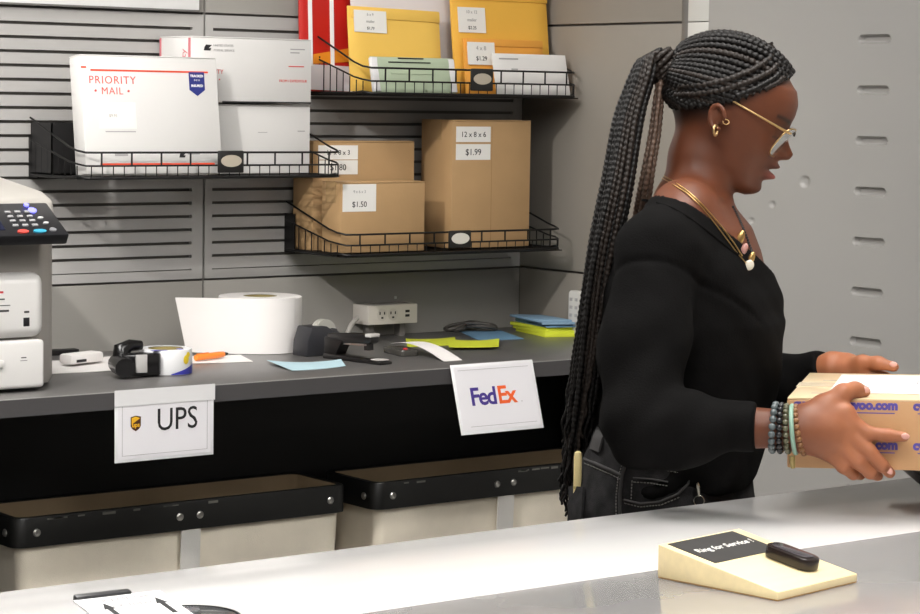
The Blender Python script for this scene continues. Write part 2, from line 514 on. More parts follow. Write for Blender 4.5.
# ================================================================ wire basket shelves on the slat wall
wire_m = mat('black_wire', rgb(20, 19, 19), 0.4, metal=0.3)
tagp_m = mat('label_holder_black', rgb(28, 27, 26), 0.4)
oval_m = mat('oval_label_tan', rgb(178, 168, 152), 0.5)
oval_w = mat('oval_label_white', rgb(214, 210, 202), 0.5)
YB = 4.50
def basket(x0, x1, zb, zt, ztw, label, tagx, ovm, plate=False):
    """x0..x1 at the front, zb floor, zt top rail at the front, ztw top rail at the wall"""
    t = thing('wire_basket', label, 'shelf basket', ((x0 + x1) / 2, YW - 0.005, zb), 0, 'wire basket shelves on the slat wall')
    yw = YW - 0.008
    R = 0.0022
    zm = zb + (zt - zb) * 0.5
    zmw = zb + (ztw - zb) * 0.62
    ych = YB + 0.045
    def rail(z_front, z_wall, r, name):
        path = [(x0, yw, z_wall), (x0, ych + 0.02, z_front + (z_wall - z_front) * 0.16), (x0 + 0.002, ych - 0.012, z_front + 0.004), (x0 + 0.012, YB + 0.01, z_front), (x0 + 0.03, YB, z_front),
                (x1 - 0.03, YB, z_front), (x1 - 0.012, YB + 0.01, z_front), (x1 - 0.002, ych - 0.012, z_front + 0.004), (x1, ych + 0.02, z_front + (z_wall - z_front) * 0.16), (x1, yw, z_wall)]
        MB().tube(path, r, 8).build(name, wire_m, t, smooth=60, world=True)
    rail(zt, ztw, R * 1.1, 'top_rail')
    rail(zm, zmw, R, 'middle_rail')
    rail(zb + 0.002, zb + 0.002, R * 1.5, 'bottom_rail')
    n = int(round((x1 - x0 - 0.06) / 0.077))
    for i in range(n + 1):
        x = x0 + 0.045 + (x1 - x0 - 0.09) * i / n
        MB().tube([(x, YB, zm), (x, YB, zt)], R * 0.95, 6).build('rail_post', wire_m, t, smooth=60, world=True)
    b = MB()
    nw = int((x1 - x0 - 0.04) / 0.0265)
    for i in range(nw + 1):
        x = x0 + 0.02 + (x1 - x0 - 0.04) * i / nw
        b.tube([(x, YB, zm), (x, YB, zb + 0.003), (x, yw, zb + 0.003)], 0.0014, 5)
    for i in range(1, 9):
        y = YB + (yw - YB) * i / 9
        b.tube([(x0, y, zb + 0.0005), (x1, y, zb + 0.0005)], 0.0014 if i not in (3, 6) else 0.003, 5)
        zz = zm + (zmw - zm) * max(0.0, (y - ych) / (yw - ych))
        for x in (x0, x1):
            b.tube([(x, y, zb), (x, y, zz)], 0.0014, 5)
    b.build('wire_grid', wire_m, t, smooth=60, world=True)['kind'] = 'stuff'
    for x in (x0 + 0.001, x1 - 0.001):
        quick('bracket', wire_m, t, (x - 0.002, x + 0.002, yw - 0.035, YW - 0.0005, zb - 0.004, zb + 0.09), world=True)
    quick('back_bar', wire_m, t, (x0, x1, yw - 0.002, YW - 0.0005, zb - 0.004, zb + 0.012), world=True)
    if plate:
        quick('tray_plate', wire_m, t, (x0 + 0.004, x1 - 0.004, YB + 0.002, yw - 0.003, zb - 0.0035, zb - 0.0012), world=True)
    h = quick('label_holder', tagp_m, t, (tagx - 0.034, tagx + 0.034, YB - 0.008, YB - 0.002, zb + 0.012, zt + 0.004), bevel=0.003, world=True)
    ov = [(0.027 * math.cos(2 * PI * k / 28), 0.0135 * math.sin(2 * PI * k / 28)) for k in range(28)]
    bb = MB(); bb.prism(ov, 0, 0.0012, front(tagx, (zb + zt) / 2 + 0.010, YB - 0.0078))
    bb.build('oval_label', ovm, t, smooth=40, world=True)
    return t
basket(2.388, 3.072, 1.338, 1.396, 1.468, 'black wire basket shelf holding the white postal cartons', 2.757, oval_m)
basket(3.140, 3.785, 1.532, 1.594, 1.68, 'black wire basket shelf holding the envelopes and mailers', 3.468, oval_m, plate=True)
basket(3.072, 3.742, 1.151, 1.202, 1.27, 'black wire basket shelf holding the brown cartons', 3.408, oval_w, plate=True)
# dark bin standing at the left end of the first basket
bin_m = mat('black_plastic_bin', rgb(22, 21, 22), 0.5)
bk = thing('small_bin', 'small black plastic bin in the wire basket behind the white carton', 'bin', (2.409, 4.695, 1.3425))
q = MB()
q.box(-0.022, 0.055, -0.05, 0.05, 0, 0.004); q.box(-0.022, -0.019, -0.05, 0.05, 0, 0.115); q.box(0.052, 0.055, -0.05, 0.05, 0, 0.115); q.box(-0.022, 0.055, -0.05, -0.047, 0, 0.115); q.box(-0.022, 0.055, 0.047, 0.05, 0, 0.115)
q.build('bin_body', bin_m, bk)

# ================================================================ white board at the top of the wall
wp = mat('white_board', rgb(226, 226, 226), 0.5)
nb = thing('wall_sign', 'white sign board along the top of the slatted wall', 'sign', (2.3, YW - 0.005, 1.722))
quick('board', wp, nb, (-0.9, 0.522, -0.007, 0.0045, 0.0, 0.5), bevel=0.001)
quick('bottom_channel', trim_m, nb, (-0.9, 0.522, -0.009, 0.0045, -0.004, 0.0))

# ================================================================ printer
pw = mat('printer_white', rgb(222, 220, 218), 0.4)
pg = mat('printer_grey', rgb(158, 153, 147), 0.5)
pl = mat('printer_lid_grey', rgb(168, 164, 158), 0.45)
pk = mat('printer_black', rgb(30, 30, 33), 0.35)
ink = mat('ink_dark', rgb(60, 58, 58), 0.6)
keyw = mat('key_white', rgb(150, 150, 152), 0.4)
pr = thing('printer', 'white and grey office printer with keypad on the back counter', 'printer', (1.85, 4.4, ZC))
def rbox(x0, x1, y0, y1, z0, z1, r):
    p = rrect(x1 - x0, y1 - y0, r, 6)
    return [(a + (x0 + x1) / 2, c + (y0 + y1) / 2) for a, c in p], z0, z1
for fx in (1.47, 2.06):
    for fy in (4.26, 4.62):
        quick('foot', pk, pr, (fx, fx + 0.05, fy, fy + 0.05, ZC, ZC + 0.012), world=True)
# body: chamfered front corner
MB().prism([(1.45, 4.195), (2.128, 4.195), (2.165, 4.225), (2.205, 4.29), (2.212, 4.34), (2.212, 4.72), (1.45, 4.72)], ZC + 0.010, 1.235).build('body', pg, pr, bevel=0.004, world=True)
up = MB().box(1.46, 2.127, 4.165, 4.26, 1.0385, 1.168).build('front_cover', pw, pr, bevel=0.022, seg=4, world=True)
lo = MB().box(1.46, 2.127, 4.168, 4.26, ZC + 0.008, 1.0345).build('paper_drawer', pw, pr, bevel=0.008, seg=3, world=True)
quick('usb_port', pk, up, (2.078, 2.092, 4.1645, 4.167, 1.062, 1.080), bevel=0.001, world=True)
quick('port_mark', ink, up, (2.080, 2.091, 4.1645, 4.166, 1.089, 1.093), world=True)
quick('drawer_mark', ink, lo, (2.075, 2.086, 4.1675, 4.169, 0.999, 1.001), (2.073, 2.088, 4.1675, 4.169, 0.9935, 0.9945), world=True)
quick('drawer_pull', pw, lo, (1.93, 2.036, 4.161, 4.17, 0.983, 0.998), bevel=0.003, world=True)
quick('print_line', ink, up, (2.02, 2.038, 4.1645, 4.166, 1.117, 1.1195), (2.02, 2.05, 4.1645, 4.166, 1.105, 1.1065), (2.02, 2.047, 4.1645, 4.166, 1.093, 1.097), world=True)
red_m = mat('print_red', rgb(206, 58, 62), 0.5)
quick('print_stripe', red_m, up, (2.0, 2.035, 4.1645, 4.166, 1.130, 1.134), world=True)
# scanner deck and lid
MB().box(1.45, 2.185, 4.21, 4.72, 1.236, 1.268).build('scanner_deck', pk, pr, bevel=0.006, world=True)
MB().prism([(4.20, 1.270), (4.72, 1.270), (4.72, 1.358), (4.45, 1.350), (4.25, 1.326), (4.205, 1.310)], 1.45, 2.168, Matrix(((0, 0, 1, 0), (1, 0, 0, 0), (0, 1, 0, 0), (0, 0, 0, 1)))).build('lid', pl, pr, bevel=0.012, seg=3, world=True)
# control panel, tilted towards the user
cpM = Matrix.Translation((1.99, 4.105, 1.243)) @ Matrix.Rotation(math.radians(31), 4, 'X')
cp = MB().box(-0.33, 0.158, 0.0, 0.115, -0.02, 0.004, cpM).build('control_panel', pk, pr, bevel=0.004, world=True)
scr = mat('screen_dark_blue', rgb(26, 30, 52), 0.15)
MB().box(-0.22, 0.028, 0.02, 0.09, 0.0035, 0.0055, cpM).build('screen', scr, cp, world=True)
for r in range(4):
    for c in range(3):
        kx, ky = 0.058 + 0.021 * c - 0.0035 * (3 - r) * 0.3, 0.034 + 0.0155 * r
        MB().box(kx - 0.0056, kx + 0.0056, ky - 0.0030, ky + 0.0030, 0.0035, 0.0066, cpM).build('key', keyw, cp, world=True)
for kx, ky, sx, sy, cc, nm in ((0.062, 0.012, 0.012, 0.0055, (206, 74, 66), 'stop_key'), (0.098, 0.012, 0.014, 0.0055, (54, 148, 178), 'start_key'), (0.026, 0.099, 0.010, 0.005, (196, 192, 70), 'yellow_key'), (0.128, 0.016, 0.007, 0.006, (120, 120, 124), 'round_key'), (0.123, 0.040, 0.006, 0.003, (190, 190, 190), 'menu_key'), (0.119, 0.058, 0.006, 0.003, (190, 190, 190), 'menu_key')):
    pts = [(kx + sx * math.cos(2 * PI * k / 16), ky + sy * math.sin(2 * PI * k / 16)) for k in range(16)]
    MB().prism(pts, 0.0035, 0.007, cpM).build(nm, mat('key_' + nm, rgb(*cc), 0.4), cp, world=True)
glow = mat('power_key_glow', rgb(120, 120, 255), 0.3, emis=1.6)
for kx, ky, sx in ((0.113, 0.085, 0.0085), (0.108, 0.1035, 0.005)):
    pts = [(kx + sx * math.cos(2 * PI * k / 16), ky + sx * math.sin(2 * PI * k / 16)) for k in range(16)]
    MB().prism(pts, 0.0035, 0.007, cpM).build('power_key', glow, cp, world=True)
# ================================================================ cartons and mailers
wcard = mat('white_card', rgb(214, 212, 210), 0.6, var=0.012, vscale=10, bump=0.03, bscale=80)
brown = mat('brown_cardboard', rgb(176, 142, 100), 0.75, var=0.05, vscale=12, bump=0.06, bscale=150)
brown_edge = mat('brown_cardboard_edge', rgb(150, 116, 76), 0.8, var=0.05, vscale=20)
tape_b = mat('brown_packing_tape', rgb(182, 150, 108), 0.25)
p_red = mat('print_orange_red', rgb(222, 74, 44), 0.6)
p_red2 = mat('print_red_text', rgb(214, 84, 78), 0.6)
p_blue = mat('print_navy', rgb(34, 44, 120), 0.6)
p_blk = mat('print_black', rgb(28, 28, 30), 0.6)
p_gry = mat('print_grey', rgb(160, 158, 158), 0.6)
p_wht = mat('print_white', rgb(240, 240, 240), 0.6)
sticker = mat('price_sticker', rgb(232, 230, 226), 0.5)

def poly_decal(parent, pts, M, m, name, th=0.0006):
    b = MB(); b.prism(pts, 0, th, M)
    return b.build(name, m, parent)
def decal(parent, x0, x1, z0, z1, y, m, name='printed_bar', th=0.0006):
    return quick(name, m, parent, (x0, x1, y - th, y, z0, z1))

def carton(name, label, w, d, h, loc, rotz=0.0, tilt=0.0, m=None, em=None, group=None, tape=True):
    """a closed carton: body, two lid flaps with a gap, tape; local x width, y depth (front at -d/2), z up"""
    m = m or brown; em = em or brown_edge
    t = thing(name, label, 'box', loc, group=group, rot=(tilt, 0, rotz))
    quick('body', m, t, (-w / 2, w / 2, -d / 2, d / 2, 0, h - 0.003), bevel=0.0025)
    for s in (-1, 1):
        y0, y1 = (-d / 2, -0.0008) if s < 0 else (0.0008, d / 2)
        quick('lid_flap', m, t, (-w / 2 + 0.0005, w / 2 - 0.0005, y0, y1, h - 0.0028, h), bevel=0.0008)
    if tape:
        tm = tape_b if m is brown else mat('clear_tape', rgb(236, 234, 230), 0.2)
        q = MB(); q.box(-w / 2 - 0.0006, w / 2 + 0.0006, -0.022, 0.022, h, h + 0.0006); q.box(-w / 2 - 0.0006, -w / 2, -0.022, 0.022, h - 0.05, h)
        q.box(w / 2, w / 2 + 0.0006, -0.022, 0.022, h - 0.05, h)
        q.build('tape_strip', tm, t)
    quick('glue_seam', em, t, (w / 2 - 0.0012, w / 2 + 0.0004, -d / 2 + 0.006, -d / 2 + 0.008, 0.004, h - 0.004))
    return t
def price(t, x0, x1, z0, z1, y, lines):
    st = quick('price_sticker', sticker, t, (x0, x1, y - 0.0008, y, z0, z1))
    n = len(lines)
    for i, (s, sz) in enumerate(lines):
        text(st, s, sz, front((x0 + x1) / 2, z1 - (z1 - z0) * (i + 0.6) / (n + 0.15), y - 0.001), p_blk if sz > 0.012 else p_gry, 'price')
    return st

# ---- first basket: white postal cartons
WG = 'white postal cartons in the wire basket'
w, d, h = 0.345, 0.050, 0.262
c1 = carton('postal_carton', 'white postal carton with red stripe, red lettering and blue shield badge', w, d, h, (2.580, 4.546, 1.3455), 0.0, math.radians(-7), wcard, p_gry, WG, tape=False)
yf = -d / 2
decal(c1, -w / 2 + 0.024, w / 2 - 0.024, 0.226, 0.230, yf, p_red, 'red_stripe')
decal(c1, -w / 2 + 0.001, -w / 2 + 0.014, 0.232, 0.236, yf, p_red, 'red_stripe')
decal(c1, -w / 2 + 0.035, w / 2 - 0.02, 0.019, 0.0235, yf, p_red, 'red_stripe')
text(c1, 'PRIORITY', 0.0245, front(-0.096, 0.206, yf - 0.0004), p_red2, xs=1.0, space=1.15)
text(c1, '• MAIL •', 0.0225, front(-0.098, 0.182, yf - 0.0004), p_red2, xs=1.0, space=1.15)
text(c1, '$9.95', 0.009, front(-0.099, 0.128, yf - 0.0004), p_gry)
decal(c1, -0.135, -0.042, 0.100, 0.158, yf, mat('pale_sticker', rgb(236, 231, 224), 0.5), 'pale_sticker', 0.0003)
decal(c1, -0.12, -0.045, 0.092, 0.0945, yf, p_gry, 'fine_print')
decal(c1, -0.10, -0.068, 0.0395, 0.0445, yf, p_gry, 'fine_print')
sh = [(-0.020, 0.022), (-0.020, -0.018), (0, -0.032), (0.020, -0.018), (0.020, 0.022)]
sb = poly_decal(c1, sh, front(0.118, 0.206, yf), p_blue, 'shield_badge', 0.0007)
for k, (zz, s, hh) in enumerate(((0.219, 'TRACKED', 0.0075), (0.208, '* * *', 0.008), (0.197, 'INSURED', 0.0075))):
    text(sb, s, hh, front(0.118, zz, yf - 0.0009), p_wht, offset=0.0002)
def eagle(parent, x, z, y, s):
    pts = [(0, 0), (1.0, 0.0), (1.15, 0.35), (0.75, 0.32), (1.25, 0.75), (0.35, 0.8), (0.1, 0.45)]
    poly_decal(parent, [(a * s, c * s) for a, c in pts], front(x, z, y), p_blk, 'eagle_emblem', 0.0006)
eagle(c1, 0.062, 0.036, yf, 0.014)
decal(c1, 0.084, 0.115, 0.0425, 0.0455, yf, p_gry, 'fine_print')

w, d, h = 0.330, 0.128, 0.160
c2 = carton('postal_carton', 'white postal carton at the bottom of the taller stack of two', w, d, h, (2.886, 4.681, 1.3435), 0, 0, wcard, p_gry, WG, tape=False)
decal(c2, 0.02, 0.045, 0.095, 0.0965, -0.064, p_gry, 'fine_print')
decal(c2, 0.13, 0.15, 0.098, 0.1, -0.064, p_gry, 'fine_print')
c3 = carton('postal_carton', 'white postal carton with black eagle emblem on top of the stack', 0.328, 0.142, 0.150, (2.881, 4.676, 1.5075), 0, 0, wcard, p_gry, WG, tape=False)
yf = -0.071
eagle(c3, -0.13, 0.118, yf, 0.017)
text(c3, 'UNITED STATES', 0.0075, front(-0.078, 0.130, yf - 0.0004), p_gry)
text(c3, 'POSTAL SERVICE', 0.0075, front(-0.076, 0.119, yf - 0.0004), p_gry)
text(c3, 'ITY', 0.014, front(-0.088, 0.070, yf - 0.0004), p_red2)
for zz, x0, x1, mm in ((0.125, 0.105, 0.145, p_gry), (0.117, 0.105, 0.13, p_gry), (0.085, 0.10, 0.143, p_red2)):
    decal(c3, x0, x1, zz, zz + 0.0025, yf, mm, 'fine_print')
text(c3, 'FROM / EXPEDITEUR', 0.0085, front(0.113, 0.052, yf - 0.0004), p_red2)
for y0, y1 in ((-0.070, -0.060), (0.062, 0.070)):
    quick('side_stripe', mat('print_pink', rgb(206, 120, 128), 0.6), c3, (-0.1646, -0.164, y0, y1, 0.002, 0.146))
text(c3, 'priority', 0.03, Matrix.Translation((-0.1644, -0.040, 0.08)) @ Matrix.Rotation(-PI / 2, 4, 'Z') @ Matrix.Rotation(PI / 2, 4, 'X') @ Matrix.Rotation(PI / 2, 4, 'Z'), mat('print_pink', None), xs=0.9)
decal(c3, -0.08, 0.163, 0.0, 0.0035, yf, p_blk, 'painted_gap_shadow', 0.0002)  # dark strip painted as the shade in the gap between the stacked cartons
text(c3, '•', 0.015, front(-0.088, 0.052, yf - 0.0004), p_red2)
for zz in (0.135, 0.122, 0.088):
    decal(c2, -0.112, -0.094, zz, zz + 0.0035, -0.064, p_gry, 'fine_print')

# ---- third basket: brown cartons
BG = 'brown cartons in the wire basket'
bx = carton('brown_carton', 'tall brown carton with size and price stickers in the lower basket', 0.248, 0.128, 0.316, (3.558, 4.63, 1.1565), 0.0, 0, group=BG)
price(bx, -0.112, -0.005, 0.262, 0.300, -0.064, [('12 x 8 x 6', 0.019)])
price(bx, -0.112, -0.005, 0.218, 0.257, -0.064, [('$1.99', 0.022)])
quick('box_crease', brown_edge, bx, (-0.0006, 0.0006, -0.0643, -0.064, 0.004, 0.30))
bs = carton('brown_carton', 'small squat brown carton with one large price sticker', 0.246, 0.080, 0.168, (3.206, 4.572, 1.1565), 0.0, 0, group=BG)
price(bs, -0.118, -0.022, 0.098, 0.163, -0.04, [('9 x 6 x 3', 0.010), ('$1.50', 0.019)])
bb_ = carton('brown_carton', 'wide brown carton standing behind the small squat carton', 0.300, 0.086, 0.262, (3.228, 4.688, 1.1565), 0.0, 0, group=BG)
price(bb_, -0.135, -0.020, 0.218, 0.252, -0.043, [('11 x 8 x 3', 0.017)])
price(bb_, -0.135, -0.020, 0.182, 0.216, -0.043, [('$1.80', 0.021)])

# ---- second basket: mailers
yel = mat('yellow_kraft', rgb(238, 194, 92), 0.6, var=0.03, vscale=8, bump=0.12, bscale=25)
yel2 = mat('golden_kraft', rgb(232, 178, 70), 0.6, var=0.03, vscale=8, bump=0.12, bscale=25)
oran = mat('orange_kraft', rgb(228, 160, 66), 0.6, var=0.03, vscale=8)
redm = mat('red_mailer', rgb(186, 28, 18), 0.45)
pal = mat('pale_poly_mailer', rgb(222, 216, 218), 0.4)
grn = mat('pale_green_mailer', rgb(176, 190, 164), 0.5, var=0.04, vscale=8)
whm = mat('white_mailer', rgb(224, 222, 220), 0.55)
EG = 'envelopes and mailers in the upper wire basket'
def mailer(name, label, w, h, th, loc, lean, m, rotz=0.0, roll=0.0, puff=0.5, flap=True, cat='envelope'):
    """a padded envelope standing on its lower edge, leaning back"""
    t = thing(name, label, cat, loc, group=EG, rot=(-lean, roll, rotz))
    def pt(u, v, s):
        e = min(1.0, min(u, 1 - u) / 0.07, min(v, 1 - v) / 0.07)
        e = math.sin(max(e, 0) * PI / 2)
        f = 0.3 + 0.7 * e + puff * 0.12 * mnoise.noise(Vector((u * 5, v * 5, w * 31)))
        return (-w / 2 + w * u, -s * th / 2 * f, h * v)
    b = MB()
    b.sheet(lambda u, v: pt(u, v, 1), 14, 14)
    k = len(b.v)
    b.sheet(lambda u, v: pt(1 - u, v, -1), 14, 14)
    n = 15
    idx = lambda i, j: i * n + j
    rimf = [idx(i, 0) for i in range(n)] + [idx(n - 1, j) for j in range(1, n)] + [idx(i, n - 1) for i in range(n - 2, -1, -1)] + [idx(0, j) for j in range(n - 2, 0, -1)]
    mir = lambda q: k + (n - 1 - q // n) * n + q % n
    for a in range(len(rimf)):
        p, q = rimf[a], rimf[(a + 1) % len(rimf)]
        b.f.append((p, mir(p), mir(q), q))
    b.build('envelope_body', m, t, smooth=50)
    if flap:
        quick('flap', m, t, (-w / 2 + 0.004, w / 2 - 0.004, -th / 2 - 0.0025, -th / 2 + 0.001, h * 0.86, h * 0.985), bevel=0.0008)
    return t
def mlabel(t, x0, x1, z0, z1, y, txt=None):
    st = quick('label', sticker, t, (x0, x1, y - 0.0016, y, z0, z1))
    if txt:
        n = len(txt)
        for i, s in enumerate(txt):
            text(st, s, (z1 - z0) * 0.55 / n, front((x0 + x1) / 2, z1 - (z1 - z0) * (i + 0.6) / (n + 0.2), y - 0.0018), p_gry if i < n - 1 else p_blk, 'price')
    return st
ZB2 = 1.5365
e1 = mailer('red_mailer', 'red document mailer with white stripes and orange foot', 0.150, 0.34, 0.012, (3.160, 4.714, ZB2), 0.09, redm, roll=0.03, flap=False)
for x in (-0.047, 0.016):
    quick('white_stripe', p_wht, e1, (x - 0.0055, x + 0.0055, -0.0076, -0.006, 0.06, 0.335))
q = MB(); q.prism([(-0.073, 0.062), (0.073, 0.076), (0.073, 0.11), (-0.073, 0.082)], 0, 0.0012, front(0, 0, -0.006)); q.build('orange_band', mat('print_orange', rgb(226, 140, 32), 0.5), e1)
quick('pale_foot', pal, e1, (-0.073, 0.073, -0.0073, -0.006, 0.003, 0.064))
e1b = mailer('poly_mailer', 'pale plastic mailer showing behind the two yellow envelopes', 0.30, 0.30, 0.012, (3.365, 4.668, ZB2), 0.11, pal, flap=True)
mlabel(e1b, -0.13, -0.02, 0.262, 0.275, -0.0086)
e2 = mailer('yellow_envelope', 'pale yellow padded envelope with white price label beside the red mailer', 0.272, 0.205, 0.016, (3.303, 4.618, ZB2), 0.12, yel, roll=0.02)
mlabel(e2, -0.125, -0.03, 0.142, 0.195, -0.0092, ['6 x 9', 'mailer', '$1.79'])
e3 = mailer('yellow_envelope', 'golden padded envelope, the largest, at the right end of its basket', 0.305, 0.272, 0.02, (3.634, 4.618, ZB2), 0.12, yel2, roll=0.0)
mlabel(e3, -0.14, -0.055, 0.152, 0.215, -0.0112, ['10 x 12', 'mailer', '$2.25'])
e3b = mailer('yellow_envelope', 'golden padded envelope standing edge-out behind the largest one', 0.20, 0.262, 0.016, (3.690, 4.685, ZB2), 0.05, yel2)
e4 = mailer('orange_envelope', 'small orange padded envelope with white label before the largest golden one', 0.250, 0.138, 0.014, (3.612, 4.582, ZB2), 0.12, oran)
mlabel(e4, -0.12, -0.035, 0.072, 0.128, -0.0082, ['4 x 8', '$1.29'])
e5 = mailer('green_mailer', 'pale green mailer packet with dark printed lines in a clear sleeve', 0.245, 0.087, 0.012, (3.312, 4.553, ZB2), 0.22, grn, flap=False, puff=1.2)
for x0, x1, z in ((-0.075, 0.05, 0.072), (-0.045, 0.03, 0.082), (-0.07, 0.06, 0.045)):
    quick('printed_line', p_blk if z > 0.05 else grn, e5, (x0, x1, -0.0078, -0.0055, z, z + 0.0025))
for sx in (-0.1145, 0.1145):
    quick('clear_sleeve', mat('clear_sleeve', rgb(226, 224, 226), 0.25), e5, (sx - 0.0095, sx + 0.0095, -0.006, 0.006, 0.002, 0.085), bevel=0.002)
e6 = mailer('white_mailer', 'white flat mailer box leaning at the right front of its basket', 0.235, 0.104, 0.010, (3.662, 4.532, ZB2), 0.24, whm, roll=-0.0, flap=False, puff=0.1)
quick('printed_line', p_gry, e6, (-0.10, -0.04, -0.0058, -0.0045, 0.088, 0.0915), (-0.065, -0.045, -0.0058, -0.0045, 0.062, 0.065))

# ================================================================ signs on the counter front
sgn = mat('sign_paper', rgb(228, 226, 230), 0.45)
acr = mat('sign_sleeve_clear', rgb(236, 236, 238), 0.12)
navy = mat('print_purple', rgb(66, 48, 134), 0.5)
orng = mat('print_logo_orange', rgb(236, 98, 40), 0.5)
s1 = thing('counter_sign', 'white card sign with three thin black letters and a small brown shield emblem', 'sign', (2.3535, 4.0875, 0.786), 0, None, rot=(0, math.radians(0.0), 0))
quick('sign_sleeve', acr, s1, (-0.1145, 0.1145, -0.003, 0.0, 0, 0.1445), bevel=0.0008)
quick('sign_card', sgn, s1, (-0.108, 0.108, -0.0036, -0.003, 0.006, 0.138))
q = MB()
for a in ((-0.099, 0.099, 0.013, 0.0137), (-0.099, 0.099, 0.1295, 0.1302)): q.box(a[0], a[1], -0.0041, -0.0036, a[2], a[3])
for a in (-0.099, 0.0983): q.box(a, a + 0.0007, -0.0041, -0.0036, 0.013, 0.1302)
q.build('border_line', p_gry, s1)
text(s1, 'UPS', 0.065, front(0.028, 0.079, -0.0039), p_blk, 'lettering', offset=0.0, xs=0.9)
shp = [(-0.0115, 0.013), (-0.0115, -0.006), (-0.007, -0.012), (0, -0.016), (0.007, -0.012), (0.0115, -0.006), (0.0115, 0.013), (0, 0.0155)]
sh1 = poly_decal(s1, shp, front(-0.068, 0.078, -0.0036), mat('print_brown', rgb(72, 40, 22), 0.5), 'shield_emblem', 0.0006)
poly_decal(sh1, [(-0.0095, 0.011), (-0.0095, -0.002), (0.0095, 0.010), (0.0, 0.0135)], front(-0.068, 0.078, -0.0042), mat('print_gold', rgb(232, 178, 40), 0.5), 'gold_field', 0.0003)
text(sh1, 'ups', 0.013, front(-0.068, 0.0745, -0.0044), mat('print_gold', None), 'lettering', offset=0.0003)
quick('tape', mat('clear_tape_strip', rgb(222, 221, 222), 0.15), s1, (-0.1165, 0.1165, -0.0047, -0.0042, 0.114, 0.147))
tl = math.radians(17)
s2 = thing('counter_sign', 'white card sign with purple and orange courier lettering, swung out from the counter edge', 'sign', (3.1925, 4.0875, 0.9355), 0, None, rot=(-tl, 0, 0))
quick('sign_sleeve', acr, s2, (-0.1165, 0.1165, -0.003, 0.0, -0.158, 0), bevel=0.0008)
quick('sign_card', sgn, s2, (-0.110, 0.110, -0.0036, -0.003, -0.150, -0.006))
q = MB()
q.box(-0.088, 0.10, -0.0041, -0.0036, -0.142, -0.1412); q.box(-0.10, 0.10, -0.0041, -0.0036, -0.0145, -0.0137)
q.build('border_line', p_gry, s2)
text(s2, 'Fed', 0.056, front(-0.0025, -0.077, -0.0039), navy, 'lettering', align='RIGHT', offset=0.0012, space=0.88)
text(s2, 'Ex', 0.056, front(-0.0005, -0.077, -0.0039), orng, 'lettering', align='LEFT', offset=0.0012, space=0.88)
text(s2, '.', 0.02, front(0.066, -0.088, -0.0039), p_gry, 'lettering')

# ================================================================ things on the back counter
paper = mat('white_paper', rgb(232, 228, 226), 0.7, var=0.01, vscale=6)
core_m = mat('cardboard_core', rgb(150, 136, 84), 0.8)
# label roll standing on its end with a loose tail
rl = thing('paper_roll', 'large white paper roll standing on end with an unrolled tail', 'paper roll', (2.908, 4.606, ZC))
R0, RI, HH = 0.098, 0.040, 0.128
b = MB(); b.lathe([(RI, 0.0), (R0 - 0.002, 0.0), (R0, 0.002), (R0, HH - 0.002), (R0 - 0.002, HH), (RI, HH)], 64, close=False); b.build('roll', paper, rl, smooth=40)
b = MB(); b.lathe([(RI - 0.0005, 0.001), (RI - 0.0005, HH - 0.001), (RI - 0.004, HH - 0.001), (RI - 0.004, 0.001)], 40, close=False); b.build('core', core_m, rl, smooth=40)
def tail(u, v):
    # leaves the roll at its front-left side and swings out to the left
    a = -PI * 0.5 + 0.35 - 1.0 * min(u / 0.35, 1.0)
    px_, py_ = (R0 + 0.0012) * math.cos(a), (R0 + 0.0012) * math.sin(a)
    if u > 0.35:
        s = (u - 0.35) / 0.65
        ta = (math.sin(a), -math.cos(a))
        px_ += ta[0] * 0.21 * s; py_ += ta[1] * 0.21 * s + 0.0 * s
        py_ += -0.045 * s * s
    z = 0.001 + HH * v * 0.995 + (0.008 * max(0, u - 0.5)) - (0.0 if v > 0.02 else 0)
    if u > 0.35: px_ += 0.030 * ((u - 0.35) / 0.65) ** 2 * (1 - v)
    return (px_, py_, z)
b = MB(); b.sheet(tail, 30, 6, 0.0006); b.build('tail_sheet', paper, rl, smooth=60)

def flat_note(name, label, pts, z, m, cat='note', lift=0.0, group=None, n=1):
    """thin sheet of paper: four corners counter-clockwise"""
    P = [Vector((p[0], p[1], 0)) for p in pts]
    c = sum(P, Vector()) / 4
    t = tag(None or bpy.data.objects.new(name, None), label, cat, group)
    COL.objects.link(t); t.location = (c.x, c.y, z)
    def fn(u, v):
        p = (P[0] * (1 - u) + P[1] * u) * (1 - v) + (P[3] * (1 - u) + P[2] * u) * v - c
        return (p.x, p.y, 0.0012 + lift * (u - 0.5) ** 2 * 4 * (0.3 + 0.7 * v))
    b = MB(); b.sheet(fn, 8, 6, 0.0008); b.build('sheet', m, t, smooth=60)
    return t
flat_note('paper_sheet', 'blank white paper sheet lying beside the printer', [(2.22, 4.42), (2.44, 4.40), (2.52, 4.62), (2.30, 4.64)], ZC, paper, 'paper', 0.004)
flat_note('paper_sheet', 'white paper sheet under the orange pen', [(2.62, 4.44), (2.76, 4.40), (2.80, 4.52), (2.67, 4.56)], ZC, paper, 'paper', 0.002)
fo = thing('black_folder', 'slim black folder lying along the wall behind the white sheet', 'folder', (2.36, 4.742, ZC))
quick('folder_body', black_panel, fo, (-0.145, 0.14, -0.012, 0.012, 0, 0.012), bevel=0.001)
lb = mat('pale_blue_paper', rgb(178, 206, 216), 0.7)
flat_note('blue_slip', 'pale blue paper slip lying before the tape dispenser', [(2.735, 4.20), (2.885, 4.215), (2.93, 4.30), (2.775, 4.365)], ZC, lb, 'paper', 0.006)
ylw = mat('yellow_green_paper', rgb(206, 214, 56), 0.65)
bl2 = mat('steel_blue_paper', rgb(104, 142, 172), 0.65)
